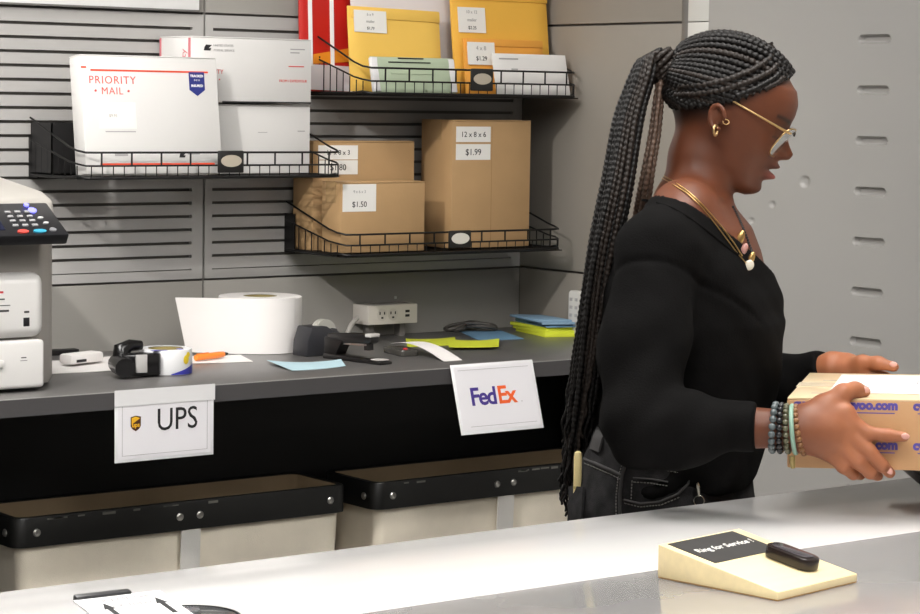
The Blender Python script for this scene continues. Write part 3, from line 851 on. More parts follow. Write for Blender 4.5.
flat_note('blue_card', 'steel blue card lying flat beside the yellow slips', [(3.49, 4.52), (3.61, 4.49), (3.69, 4.69), (3.585, 4.73)], ZC, bl2, 'paper', 0.001)
flat_note('yellow_slip', 'yellow green paper slip lying under another', [(3.245, 4.48), (3.375, 4.46), (3.47, 4.59), (3.34, 4.62)], ZC, ylw, 'paper', 0.003)
flat_note('yellow_slip', 'yellow green paper slip lying on top of another', [(3.29, 4.375), (3.40, 4.325), (3.50, 4.45), (3.38, 4.50)], ZC + 0.0062, ylw, 'paper', 0.004)
# pile of notes at the corner
PG = 'paper stacks in the counter corner'
pt_ = [(3.690, 4.50), (3.772, 4.475), (3.785, 4.62), (3.72, 4.67)]
z = ZC
for nm, lab, m_, th, dx in (('yellow_stack', 'yellow note stack at the bottom of the corner pile', ylw, 0.024, 0), ('blue_stack', 'blue note stack in the corner pile', bl2, 0.007, 0.006), ('blue_sheet', 'crooked blue sheets on top of the corner pile', mat('dusty_blue_paper', rgb(126, 156, 180), 0.65), 0.012, -0.01)):
    t = thing(nm, lab, 'notes', (3.72, 4.565, z), 0.0, PG)
    n = 3 if nm == 'yellow_stack' else 2
    for i in range(n):
        a = 0.06 * (i - 1) + dx * 4
        M = Matrix.Translation((dx * (i + 0.5), 0.004 * i, 0)) @ Matrix.Rotation(a, 4, 'Z')
        q = MB(); q.prism([(p[0] - 3.72, p[1] - 4.565) for p in pt_], th * i / n + 0.0002, th * (i + 1) / n, M)
        q.build('pad', m_, t, bevel=0.0004)
    z += th + 0.0004

# power outlet box on two short legs
ow = mat('outlet_white', rgb(204, 198, 190), 0.5)
ob = thing('power_outlet_box', 'grey white power outlet box on short legs by the wall', 'outlet', (3.348, 4.72, ZC))
quick('housing', ow, ob, (-0.075, 0.075, -0.034, 0.034, 0.034, 0.082), bevel=0.0015)
for x in (-0.05, 0.045):
    quick('leg', mat('outlet_leg', rgb(110, 106, 102), 0.5), ob, (x - 0.008, x + 0.008, -0.012, 0.012, 0, 0.034))
for cx in (-0.033, 0.0):
    o = poly_decal(ob, [(cx + 0.0145 * math.cos(2 * PI * k / 20), 0.0155 * math.sin(2 * PI * k / 20)) for k in range(20)], front(0, 0.058, -0.034), mat('outlet_face', rgb(196, 190, 182), 0.5), 'socket', 0.0008)
    quick('slot', p_blk, o, (cx - 0.0085, cx - 0.0055, -0.0356, -0.0346, 0.0585, 0.0655)); quick('slot', p_blk, o, (cx + 0.005, cx + 0.008, -0.0356, -0.0346, 0.0585, 0.0655)); quick('slot', p_blk, o, (cx - 0.003, cx + 0.003, -0.0356, -0.0346, 0.0485, 0.053))
for zz in (0.0615, 0.0505):
    quick('usb_port', p_blk, ob, (0.038, 0.050, -0.0356, -0.034, zz, zz + 0.006))
cord_m = mat('grey_white_cord', rgb(186, 182, 176), 0.5)
pc = thing('plug_adapter', 'grey white plug adapter with a short cable by the black tape dispenser', 'adapter', (3.118, 4.62, ZC))
quick('adapter_body', cord_m, pc, (-0.04, 0.03, -0.02, 0.02, 0.004, 0.03), bevel=0.004)
MB().tube([(0.028, 0, 0.017), (0.06, 0.02, 0.02), (0.10, 0.06, 0.038), (0.135, 0.085, 0.052)], 0.006, 10).build('cable', cord_m, pc, smooth=60)
cb = thing('black_cable', 'loose loop of dark cable lying by the wall beside the outlet box', 'cable', (3.60, 4.70, ZC))
pts = []
for k in range(60):
    a = 2 * PI * k / 60
    pts.append((0.075 * math.sin(a) , 0.022 * math.sin(2 * a) + 0.01 * math.cos(a), 0.011 + 0.007 * math.cos(2 * a) + 0.006))
MB().tube(pts, 0.005, 8, closed=True).build('loop', mat('dark_grey_cable', rgb(72, 68, 64), 0.4), cb, smooth=60)
pts2 = [(p[0] * 0.9 + 0.006, p[1] * 1.3 + 0.004, p[2] * 0.6 + 0.002) for p in pts]
MB().tube(pts2, 0.0045, 8, closed=True).build('inner_loop', mat('dark_grey_cable', None), cb, smooth=60)

# desk tape dispenser, dark
td_m = mat('charcoal_plastic', rgb(44, 44, 48), 0.4)
td = thing('tape_dispenser', 'charcoal desktop tape dispenser beside the paper roll', 'tape dispenser', (2.972, 4.455, ZC), math.radians(4))
q = MB(); q.prism([(-0.054, 0.0), (0.060, 0.0), (0.066, 0.02), (0.056, 0.045), (0.036, 0.055), (0.034, 0.062), (0.02, 0.058), (0.004, 0.068), (-0.040, 0.068), (-0.052, 0.035)], -0.028, 0.028, Matrix.Rotation(PI / 2, 4, 'X'))
q.build('base', td_m, td, bevel=0.003)
MB().lathe([(0.012, -0.01), (0.03, -0.01), (0.03, 0.01), (0.012, 0.01)], 24, Matrix.Translation((0.014, 0, 0.052)) @ Matrix.Rotation(PI / 2, 4, 'X'), close=False).build('tape_reel', mat('clear_tape_reel', rgb(170, 168, 160), 0.3), td, smooth=40)
quick('cutter', rivet_m, td, (0.058, 0.066, -0.012, 0.012, 0.036, 0.044))

# stapler
sp_m = mat('black_stapler', rgb(26, 24, 24), 0.3)
st = thing('stapler', 'black open stapler with silver tips on the back counter', 'stapler', (2.972, 4.30, ZC), math.radians(-80))
q = MB(); q.prism([(-0.09, 0.0), (0.095, 0.0), (0.095, 0.006), (0.06, 0.009), (-0.05, 0.012), (-0.09, 0.012)], -0.019, 0.019, Matrix.Rotation(PI / 2, 4, 'X')); q.build('base', sp_m, st, bevel=0.002)
quick('anvil', mat('silver_plastic', rgb(196, 192, 188), 0.3), st, (0.058, 0.09, -0.013, 0.013, 0.0085, 0.0115), bevel=0.0008)
q = MB(); q.prism([(-0.088, 0.010), (-0.05, 0.012), (-0.045, 0.022), (-0.03, 0.045), (-0.088, 0.05)], -0.017, 0.017, Matrix.Rotation(PI / 2, 4, 'X')); q.build('hinge_block', sp_m, st, bevel=0.002)
AR = Matrix.Translation((-0.08, 0, 0.038)) @ Matrix.Rotation(math.radians(-2), 4, 'Y') @ Matrix.Rotation(PI / 2, 4, 'X')
q = MB(); q.prism([(-0.01, 0.0), (0.13, 0.001), (0.14, 0.006), (0.138, 0.020), (0.10, 0.024), (0.0, 0.020)], -0.0145, 0.0145, AR); q.build('arm', sp_m, st, bevel=0.003)
q = MB(); q.box(0.122, 0.141, 0.016, 0.024, -0.0152, 0.0152, AR); q.build('silver_tip', mat('silver_plastic', rgb(196, 192, 188), 0.3), st, bevel=0.002)
q = MB(); q.box(0.112, 0.126, -0.014, 0.001, -0.008, 0.008, AR); q.build('staple_head', sp_m, st)
q = MB(); q.box(0.02, 0.12, -0.004, 0.0, -0.008, 0.008, AR); q.build('staple_channel', rivet_m, st)

# paper strip curling over a small dark gadget near the edge
sp = thing('label_strip', 'white label strip curling over a small dark gadget', 'label strip', (3.165, 4.31, ZC))
def curl(u, v):
    return (-0.028 + 0.052 * v + 0.02 * (1 - u), 0.115 - 0.235 * u, 0.0012 + 0.026 * math.sin(PI * min(1.0, 0.25 + 0.75 * u)))
b = MB(); b.sheet(curl, 20, 4, 0.0008); b.build('strip', paper, sp, smooth=60)
q = MB(); q.prism(rrect(0.050, 0.10, 0.012), 0.0, 0.015, Matrix.Translation((-0.022, 0.055, 0)) @ Matrix.Rotation(math.radians(-10), 4, 'Z')); q.build('gadget', mat('dark_clear_plastic', rgb(70, 68, 64), 0.2), sp, bevel=0.003)
quick('red_key', red_m, sp, (-0.040, -0.032, 0.015, 0.023, 0.0145, 0.019), bevel=0.001)

# hand-held tape gun with its roll on the counter
tg = thing('tape_gun', 'black hand-held tape gun with a white and blue packing tape roll', 'tape gun', (2.45, 4.30, ZC), math.radians(-8))
gk = mat('glossy_black_plastic', rgb(18, 17, 18), 0.22)
RT = Matrix.Translation((0.035, 0.02, 0.0)) @ Matrix.Rotation(math.radians(0), 4, 'Y')
wl = mat('tape_wrap_white', rgb(222, 222, 224), 0.25)
b = MB(); b.lathe([(0.038, 0.001), (0.055, 0.001), (0.056, 0.003), (0.056, 0.052), (0.055, 0.054), (0.038, 0.054)], 44, RT, close=False); tr = b.build('tape_roll', wl, tg, smooth=40)
b = MB(); b.lathe([(0.0385, 0.002), (0.0385, 0.053)], 36, RT, close=False); b.build('roll_core', mat('cardboard_core', None), tr, smooth=40)
# blue wave printed on the wrap
b = MB(); vs, fs = [], []
N = 30
for k in range(N + 1):
    a = math.radians(-100 + 150 * k / N)
    zt_ = 0.004 + 0.040 * (k / N)
    for zz in (0.002, zt_):
        vs.append((0.035 + 0.0566 * math.cos(a), 0.02 + 0.0566 * math.sin(a), zz))
fs = [(2 * k, 2 * k + 2, 2 * k + 3, 2 * k + 1) for k in range(N)]
b.add(vs, fs); b.build('blue_wave', mat('tape_print_blue', rgb(52, 54, 156), 0.3), tr, smooth=60)
a0 = math.radians(-62)
q = MB(); q.sphere((0, 0, 0), 0.009, 10, 8, Matrix.Translation((0.035 + 0.0562 * math.cos(a0), 0.02 + 0.0562 * math.sin(a0), 0.033)) @ Matrix.Rotation(a0, 4, 'Z') @ Matrix.Diagonal((0.08, 1, 1.1, 1)))
q.sphere((0, 0, 0), 0.006, 10, 8, Matrix.Translation((0.035 + 0.0562 * math.cos(a0 + .12), 0.02 + 0.0562 * math.sin(a0 + .12), 0.043)) @ Matrix.Rotation(a0, 4, 'Z') @ Matrix.Diagonal((0.08, 1, 1, 1)))
q.build('yellow_emblem', mat('tape_print_yellow', rgb(226, 196, 40), 0.3), tr, smooth=60)
quick('top_print', mat('tape_print_blue', None), tr, (-0.015, 0.02, -0.028, -0.018, 0.054, 0.0546), (0.05, 0.06, -0.02, 0.0, 0.054, 0.0546))
# gun frame: side plate, shroud, handle
q = MB(); q.prism([(-0.085, -0.045), (-0.005, -0.045), (0.005, -0.03), (-0.03, 0.01), (-0.085, -0.005)], 0.004, 0.050); q.build('shroud', gk, tg, bevel=0.004)
quick('cutter_guard', mat('grey_clear_guard', rgb(176, 174, 172), 0.25), tg, (-0.060, -0.035, -0.052, -0.046, 0.012, 0.050), bevel=0.001)
hd = [(-0.062, -0.03, 0.016), (-0.075, -0.045, 0.016), (-0.088, -0.055, 0.016)]
MB().tube([(-0.075, 0.02, 0.026), (-0.078, 0.0, 0.026), (-0.082, -0.035, 0.026), (-0.088, -0.062, 0.024)], [0.020, 0.022, 0.023, 0.021], 16).build('handle', gk, tg, smooth=50)
MB().tube([(-0.075, 0.0, 0.035), (-0.072, 0.004, 0.056), (-0.05, 0.01, 0.064), (-0.024, 0.012, 0.063)], [0.018, 0.018, 0.013, 0.010], 14).build('top_grip', gk, tg, smooth=50)
wp2 = thing('white_packet', 'small white packet behind the tape gun', 'packet', (2.40, 4.53, ZC + 0.0065), 0.3)
quick('packet_body', paper, wp2, (-0.05, 0.05, -0.02, 0.02, 0, 0.022), bevel=0.006); quick('packet_print', p_blk, wp2, (-0.035, -0.005, -0.0206, -0.02, 0.004, 0.010))
# orange pen
pn = thing('orange_marker', 'orange marker pen lying before the paper roll', 'pen', (2.700, 4.475, ZC + 0.0105), math.radians(20))
AX = Matrix.Rotation(PI / 2, 4, 'Y')
MB().lathe([(0.0055, -0.06), (0.007, -0.058), (0.0075, 0.02), (0.0065, 0.038)], 14, AX).build('barrel', mat('orange_plastic', rgb(236, 134, 52), 0.35), pn, smooth=40)
MB().lathe([(0.0055, 0.038), (0.003, 0.052), (0.0012, 0.056)], 12, AX).build('tip', p_blk, pn, smooth=40)
quick('clip', mat('orange_plastic', None), pn, (-0.055, -0.015, -0.0015, 0.0015, 0.006, 0.009))
# phone-like white remote standing by the side wall
rm = thing('white_remote', 'white remote handset standing against the side wall', 'remote', (3.775, 4.485, ZC), math.radians(-90))
q = MB(); q.prism(rrect(0.045, 0.115, 0.010), -0.010, 0.010, Matrix.Translation((0, 0, 0.0585)) @ Matrix.Rotation(PI / 2, 4, 'X')); q.build('handset', mat('remote_white', rgb(196, 194, 190), 0.4), rm, bevel=0.003)
for k in range(4):
    for i in (-1, 1):
        quick('key', p_gry, rm, (i * 0.01 - 0.005, i * 0.01 + 0.005, -0.0115, -0.0095, 0.03 + 0.02 * k, 0.038 + 0.02 * k))

# ================================================================ front counter things
wood = mat('pale_varnished_wood', rgb(246, 226, 178), 0.38, var=0.05, vscale=5, stretch=(1, 14, 14), coat=0.15)
wood_d = mat('plywood_core', rgb(208, 160, 94), 0.6, var=0.12, vscale=40, stretch=(1, 1, 12))
# corners: back left (1.864,2.055), front left (1.897,1.879), front right (2.054,1.903)
ang = math.atan2(1.903 - 1.879, 2.054 - 1.897)
rp = thing('bell_ramp', 'pale wooden wedge stand with a chalk label and call button', 'stand', (1.9585, 1.980, ZF), ang)
w2, d2 = 0.0795, 0.0895
vs = [(-w2, -d2, 0.0012), (w2, -d2, 0.0012), (w2, d2, 0.0012), (-w2, d2, 0.0012), (-w2, -d2, 0.0105), (w2, -d2, 0.0105), (w2, d2, 0.0405), (-w2, d2, 0.0405)]
fs = [(3, 2, 1, 0), (4, 5, 6, 7), (0, 1, 5, 4), (1, 2, 6, 5), (2, 3, 7, 6), (3, 0, 4, 7)]
q = MB(); q.add(vs, fs); q.build('wedge', wood, rp, bevel=0.0008)
quick('felt_base', wood_d, rp, (-w2 + 0.0006, w2 - 0.0006, -d2 + 0.0006, d2 - 0.0006, 0.0, 0.0012))
sl = math.atan2(0.03, 2 * d2)
SM = Matrix.Translation((0, 0, 0.0255)) @ Matrix.Rotation(sl, 4, 'X')      # on the sloping top, x right, y up the slope
chalk = mat('chalkboard_black', rgb(50, 48, 47), 0.6, var=0.1, vscale=30)
q = MB(); q.box(-0.0675, 0.060, 0.012, 0.086, 0, 0.0008, SM); ch = q.build('chalk_label', chalk, rp)
chw = mat('chalk_white', rgb(232, 230, 226), 0.8)
text(ch, 'Ring for Service !', 0.0158, SM @ Matrix.Translation((-0.002, 0.050, 0.0009)), chw, 'lettering', offset=0.0001, shear=0.15)
q = MB(); q.prism([(a, c) for a, c in rrect(0.033, 0.070, 0.0145, 6)], 0.0, 0.0155, SM @ Matrix.Translation((0.030, -0.028, 0.0002)) @ Matrix.Rotation(math.radians(0), 4, 'Z')); bt = q.build('call_button', mat('black_gloss_plastic', rgb(34, 26, 25), 0.22), rp, bevel=0.003)
q = MB(); q.prism([(a, c) for a, c in rrect(0.023, 0.055, 0.010, 6)], 0.0155, 0.0163, SM @ Matrix.Translation((0.030, -0.028, 0.0002))); q.build('button_face', mat('dark_grey_gloss', rgb(70, 66, 70), 0.12), bt, bevel=0.0004)

# card stand with arrows
cs = thing('card_stand', 'white instruction card with black arrows on a round clear stand', 'card stand', (1.214, 2.166, ZF), math.radians(-3))
CM = Matrix.Translation((0, 0, 0.014)) @ Matrix.Rotation(math.radians(8), 4, 'X')
q = MB(); q.box(-0.052, 0.052, -0.095, 0.050, 0.004, 0.0058, CM); cd = q.build('card', p_wht, cs)
q = MB(); q.box(-0.048, 0.018, 0.049, 0.060, 0.000, 0.009, CM); q.build('clip_bar', mat('dark_clip', rgb(52, 52, 54), 0.35), cs, bevel=0.002)
for ax in (-0.026, 0.036):
    q = MB(); q.prism([(ax - 0.003, -0.02), (ax + 0.003, -0.02), (ax + 0.003, 0.012), (ax + 0.0065, 0.012), (ax, 0.030), (ax - 0.0065, 0.012), (ax - 0.003, 0.012)], 0.0058, 0.0062, CM); q.build('arrow', p_blk, cd)
text(cd, 'PLEASE TAP', 0.011, CM @ Matrix.Translation((0.004, 0.037, 0.0059)), p_gry)
text(cd, 'OR INSERT', 0.010, CM @ Matrix.Translation((0.004, 0.018, 0.0059)), p_gry)
DM = Matrix.Translation((0.066, 0.002, 0))
b = MB(); b.lathe([(0.002, 0.0), (0.052, 0.0), (0.055, 0.003), (0.050, 0.005), (0.012, 0.006), (0.010, 0.013), (0.002, 0.013)], 40, DM, close=False); b.build('round_base', mat('clear_glass', rgb(236, 240, 242), 0.05, trans=0.9, ior=1.4), cs, smooth=50)
b = MB(); b.tube([(0.066 + 0.054 * math.cos(2 * PI * k / 48), 0.002 + 0.054 * math.sin(2 * PI * k / 48), 0.0042) for k in range(48)], 0.0016, 8, closed=True); b.build('base_rim', p_blk, cs, smooth=60)
# ================================================================ the person behind the front counter
D0 = 3.50                                        # distance of the body's middle
_o = pix(650, 300, D0)
POX, POY = float(_o[0]), float(_o[1])
PROT = AZ - PI / 2                               # local x: the way she faces (to the right), y: away, z: up
_c, _s = math.cos(PROT), math.sin(PROT)
def L(px, py, dd=0.0):
    """photo pixel at depth D0+dd -> person-local point"""
    w_ = pix(px, py, D0 + dd)
    x, y = w_[0] - POX, w_[1] - POY
    return np.array([x * _c + y * _s, -x * _s + y * _c, w_[2]])

class Field:
    """signed distance grid; shapes are blended in, then turned into one closed mesh"""
    def __init__(s, lo, hi, h):
        s.lo = np.array(lo, float); s.h = h
        s.n = np.ceil((np.array(hi) - s.lo) / h).astype(int) + 1
        s.v = np.full(s.n, 1.0, np.float32)
        s.ax = [s.lo[i] + h * np.arange(s.n[i]) for i in range(3)]
    def block(s, lo, hi):
        a = np.clip(np.floor((np.array(lo) - s.lo) / s.h).astype(int), 0, s.n - 1)
        b = np.clip(np.ceil((np.array(hi) - s.lo) / s.h).astype(int) + 1, 1, s.n)
        sl = tuple(slice(a[i], b[i]) for i in range(3))
        P = np.meshgrid(*[s.ax[i][sl[i]] for i in range(3)], indexing='ij', sparse=True)
        return sl, P
    def put(s, fn, lo, hi, k=0.01, pad=0.03):
        sl, P = s.block(np.array(lo) - pad, np.array(hi) + pad)
        d = fn(*P).astype(np.float32)
        a = s.v[sl]
        if k > 0:
            hh = np.maximum(k - np.abs(a - d), 0.0) / k
            s.v[sl] = np.minimum(a, d) - hh * hh * k * 0.25
        else:
            s.v[sl] = np.minimum(a, d)
    def cone(s, p0, p1, r0, r1, k=0.01):
        p0, p1 = np.array(p0, float), np.array(p1, float)
        v = p1 - p0; L2 = max(float(v @ v), 1e-9); R = max(r0, r1)
        def fn(X, Y, Z):
            x, y, z = X - p0[0], Y - p0[1], Z - p0[2]
            t = np.clip((x * v[0] + y * v[1] + z * v[2]) / L2, 0, 1)
            return np.sqrt((x - t * v[0]) ** 2 + (y - t * v[1]) ** 2 + (z - t * v[2]) ** 2) - (r0 + (r1 - r0) * t)
        s.put(fn, np.minimum(p0, p1) - R, np.maximum(p0, p1) + R, k)
    def chain(s, pts, rs, k=0.01):
        for i in range(len(pts) - 1):
            s.cone(pts[i], pts[i + 1], rs[i], rs[i + 1], k)
    def ell(s, c, r, k=0.01, M=None):
        c = np.array(c, float); R = max(r)
        def fn(X, Y, Z):
            x, y, z = X - c[0], Y - c[1], Z - c[2]
            if M is not None:
                x, y, z = (M[0][0] * x + M[0][1] * y + M[0][2] * z, M[1][0] * x + M[1][1] * y + M[1][2] * z, M[2][0] * x + M[2][1] * y + M[2][2] * z)
            q = np.sqrt((x / r[0]) ** 2 + (y / r[1]) ** 2 + (z / r[2]) ** 2)
            return (q - 1) * min(r)
        s.put(fn, c - R, c + R, k)
    def at(s, p):
        i = (np.array(p) - s.lo) / s.h
        j = np.clip(np.floor(i).astype(int), 0, s.n - 2); f = np.clip(i - j, 0, 1)
        v = s.v[j[0]:j[0] + 2, j[1]:j[1] + 2, j[2]:j[2] + 2]
        v = v[0] * (1 - f[0]) + v[1] * f[0]
        v = v[0] * (1 - f[1]) + v[1] * f[1]
        return float(v[0] * (1 - f[2]) + v[1] * f[2])
    def mesh(s):
        """surface nets"""
        V = s.v; ins = V < 0
        n = np.array(V.shape) - 1
        cnt = np.zeros(n, np.int8)
        for dx in (0, 1):
            for dy in (0, 1):
                for dz in (0, 1):
                    cnt += ins[dx:dx + n[0], dy:dy + n[1], dz:dz + n[2]]
        act = (cnt > 0) & (cnt < 8)
        idx = -np.ones(n, np.int64)
        cells = np.argwhere(act)
        idx[act] = np.arange(len(cells))
        acc = np.zeros((len(cells), 3)); num = np.zeros(len(cells))
        for ax in range(3):
            o1, o2 = [a for a in range(3) if a != ax]
            for u in (0, 1):
                for v in (0, 1):
                    c0 = cells.copy(); c0[:, o1] += u; c0[:, o2] += v
                    c1 = c0.copy(); c1[:, ax] += 1
                    a = V[c0[:, 0], c0[:, 1], c0[:, 2]].astype(float); b = V[c1[:, 0], c1[:, 1], c1[:, 2]].astype(float)
                    m = (a < 0) != (b < 0)
                    t = np.where(m, a / np.where(m, a - b, 1), 0)
                    p = (c0 - cells).astype(float); p[:, ax] += t
                    acc[m] += p[m]; num[m] += 1
        pts = s.lo + s.h * (cells + acc / num[:, None])
        faces = []
        for ax in range(3):
            o1, o2 = [(1, 2), (2, 0), (0, 1)][ax]
            sl0 = [slice(1, n[i]) for i in range(3)]; sl0[ax] = slice(0, n[ax])
            A = ins[:-1, :-1, :-1]
            c = np.argwhere(ins[tuple(sl0)] != ins[tuple(slice(sl0[i].start + (1 if i == ax else 0), sl0[i].stop + (1 if i == ax else 0)) for i in range(3))])
            c = c + np.array([sl0[i].start for i in range(3)])
            e1 = np.zeros(3, int); e1[o1] = 1; e2 = np.zeros(3, int); e2[o2] = 1
            q = np.stack([idx[tuple((c - e1 - e2).T)], idx[tuple((c - e2).T)], idx[tuple(c.T)], idx[tuple((c - e1).T)]], 1)
            fl = ~ins[tuple(c.T)]
            q[fl] = q[fl][:, ::-1]
            faces.append(q)
        return pts, np.concatenate(faces)

def field_obj(F, name, m, parent, relax=2):
    pts, fc_ = F.mesh()
    for _ in range(relax):                       # light smoothing
        acc = np.zeros_like(pts); num = np.zeros(len(pts))
        for a, b in ((0, 1), (1, 2), (2, 3), (3, 0)):
            np.add.at(acc, fc_[:, a], pts[fc_[:, b]]); np.add.at(acc, fc_[:, b], pts[fc_[:, a]])
            np.add.at(num, fc_[:, a], 1); np.add.at(num, fc_[:, b], 1)
        pts = pts * 0.5 + 0.5 * acc / np.maximum(num, 1)[:, None]
    me = bpy.data.meshes.new(name)
    me.vertices.add(len(pts)); me.vertices.foreach_set('co', pts.astype(np.float32).ravel())
    me.loops.add(len(fc_) * 4); me.loops.foreach_set('vertex_index', fc_.astype(np.int32).ravel())
    me.polygons.add(len(fc_)); me.polygons.foreach_set('loop_start', np.arange(0, len(fc_) * 4, 4, dtype=np.int32))
    me.update(calc_edges=True); me.validate()
    me.polygons.foreach_set('use_smooth', np.ones(len(me.polygons), bool))
    me.materials.append(m)
    o = bpy.data.objects.new(name, me)
    return link(o, parent), pts

person = thing('person', 'person with long braided ponytail and glasses, black sweatshirt, holding a cardboard parcel', 'person', (POX, POY, 0), PROT)

# ---------------------------------------------------------------- head frame
TILT, YAW = math.radians(20), math.radians(-5)
HC = L(722, 118, -0.076) + np.array([0, 0.076, 0.0])
HF = np.array([math.cos(TILT) * math.cos(YAW), math.cos(TILT) * math.sin(YAW), -math.sin(TILT)])     # forward
HL = np.array([-math.sin(YAW), math.cos(YAW), 0.0])                                                # her left
HU = np.cross(HF, HL)
HS = D0 / 3.45                                                                                     # scale of the head drawing
HR = np.array([HF, HL, HU])
def hp(x, y, z):                                 # head frame -> person frame
    return HC + HS * (x * HF + y * HL + z * HU)
def hloc(X, Y, Z):
    x, y, z = (X - HC[0]) / HS, (Y - HC[1]) / HS, (Z - HC[2]) / HS
    return (x * HF[0] + y * HF[1] + z * HF[2], x * HL[0] + y * HL[1] + z * HL[2], x * HU[0] + y * HU[1] + z * HU[2])
def gs(v, s): return np.exp(-(v / s) ** 2)
def cranium(x, y, z, off=0.0):
    a, b, c = 0.0945 + off, 0.0735 + off, 0.0745 + off
    zc = np.where(z > 0.045, (z - 0.045) / c, (z - 0.045) / (0.085 + off))
    return (np.sqrt(((x - 0.005) / a) ** 2 + (y / b) ** 2 + zc ** 2) - 1) * 0.078
FZ = [-0.10, -0.0905, -0.086, -0.080, -0.075, -0.06, -0.03, 0.0, 0.02, 0.045, 0.06, 0.075]
FXF = [0.066, 0.082, 0.0915, 0.0970, 0.0985, 0.0985, 0.1010, 0.0950, 0.0960, 0.1010, 0.0990, 0.090]
FW = [0.016, 0.026, 0.034, 0.040, 0.044, 0.052, 0.061, 0.0665, 0.068, 0.068, 0.068, 0.066]
FXB = [0.045, 0.028, 0.016, 0.008, 0.002, -0.012, -0.022, -0.024, -0.02, -0.02, -0.02, -0.02]
def face(x, y, z):
    xf = np.interp(z, FZ, FXF); w_ = np.interp(z, FZ, FW); xb = np.interp(z, FZ, FXB)
    ay = np.abs(y)
    bump = 0.0
    # nose
    nh = np.interp(z, [-0.031, -0.0265, -0.0205, -0.0105, 0.0, 0.012, 0.024, 0.034], [0, 0.0065, 0.0235, 0.0290, 0.0210, 0.0120, 0.0055, 0.002])
    ns = np.interp(z, [-0.03, -0.018, -0.005, 0.02], [0.0135, 0.0125, 0.0095, 0.0075])
    bump = bump + nh * np.exp(-(y / ns) ** 2)
    bump = bump + 0.010 * gs(ay - 0.0145, 0.0075) * gs(z + 0.0165, 0.0085)                # nostril wings
    # lips, chin, brow, cheeks, eye sockets
    bump = bump + 0.0145 * gs(z + 0.0355, 0.0062) * gs(y, 0.0200) + 0.0155 * gs(z + 0.0525, 0.0070) * gs(y, 0.0175) - 0.0065 * gs(z + 0.0440, 0.0022) * gs(y, 0.019)
    bump = bump + 0.002 * gs(z + 0.077, 0.012) * gs(y, 0.016) - 0.003 * gs(z + 0.0635, 0.006) * gs(y, 0.02)
    bump = bump + 0.0030 * gs(z - 0.036, 0.009) * gs(ay - 0.028, 0.024)
    bump = bump + 0.0060 * gs(z + 0.010, 0.020) * gs(ay - 0.047, 0.020)
    bump = bump - 0.0090 * gs(z - 0.012, 0.012) * gs(ay - 0.031, 0.016)
    bump = bump + 0.0055 * gs(z - 0.0105, 0.0085) * gs(ay - 0.032, 0.0135)                # closed lid over the eyeball
    xc = 0.035
    fr = np.clip((x - xc) / 0.03, 0, 1)
    x2 = x - bump * fr
    a = np.where(x2 > xc, np.maximum(xf - xc, 0.012), np.maximum(xc - xb, 0.006))
    q = (np.abs((x2 - xc) / a) ** 2.15 + np.abs(y / w_) ** 2.15) ** (1 / 2.15)
    d = (q - 1) * np.minimum(a, w_) * 0.9
    return np.maximum(np.maximum(d, z - 0.072), -0.0915 - z)
def headf(X, Y, Z):
    x, y, z = hloc(X, Y, Z)
    a, b = cranium(x, y, z), face(x, y, z)
    k = 0.022
    hh = np.maximum(k - np.abs(a - b), 0) / k
    return (np.minimum(a, b) - hh * hh * k * 0.25) * HS

# ---------------------------------------------------------------- torso shape shared by skin and clothes
TYAW = math.radians(-15)
ty_c, ty_s = math.cos(TYAW), math.sin(TYAW)
def stack(rows, off=0.0, offrow=None):
    zz = np.array([L(650, r[0])[2] for r in rows][::-1])
    xc = np.array([L(r[1], r[0])[0] for r in rows][::-1])
    aa = np.array([r[2] for r in rows][::-1]); bb = np.array([r[3] for r in rows][::-1])
    if offrow is not None: oo = np.array(offrow[::-1])
    else: oo = np.full(len(rows), off)
    def fn(X, Y, Z):
        c = np.interp(Z, zz, xc); a = np.interp(Z, zz, aa + oo); b = np.interp(Z, zz, bb + oo)
        x = X - c
        u, v = x * ty_c + Y * ty_s, -x * ty_s + Y * ty_c
        q = (np.abs(u / a) ** 2.2 + np.abs(v / b) ** 2.2) ** (1 / 2.2)
        d = (q - 1) * np.minimum(a, b)
        return np.maximum(np.maximum(d, Z - zz[-1]), zz[0] - Z)
    return fn, zz
TORSO = [(200, 698, 0.048, 0.058), (212, 696, 0.064, 0.095), (226, 694, 0.084, 0.128), (250, 691, 0.102, 0.158), (280, 690, 0.115, 0.162), (318, 692, 0.123, 0.158), (360, 693, 0.113, 0.146), (400, 690, 0.102, 0.138), (440, 684, 0.100, 0.140), (480, 676, 0.108, 0.158)]
tor_fn, tor_z = stack(TORSO)
def side(px, py, lat):                            # point at lateral distance lat (negative: her right, near us)
    p = L(px, py)
    return p + np.array([-ty_s * lat, ty_c * lat, 0]) * np.array([1, 1, 0])
SHN, SHF = side(678, 250, -0.165), side(690, 250, 0.165)
# arms: shoulder, elbow, wrist
ELN, WRN = L(640, 424, -0.245), L(790, 429, -0.292)
ELF, WRF = L(738, 408, 0.200), L(834, 369, 0.085)
T_NECK = L(694, 212)

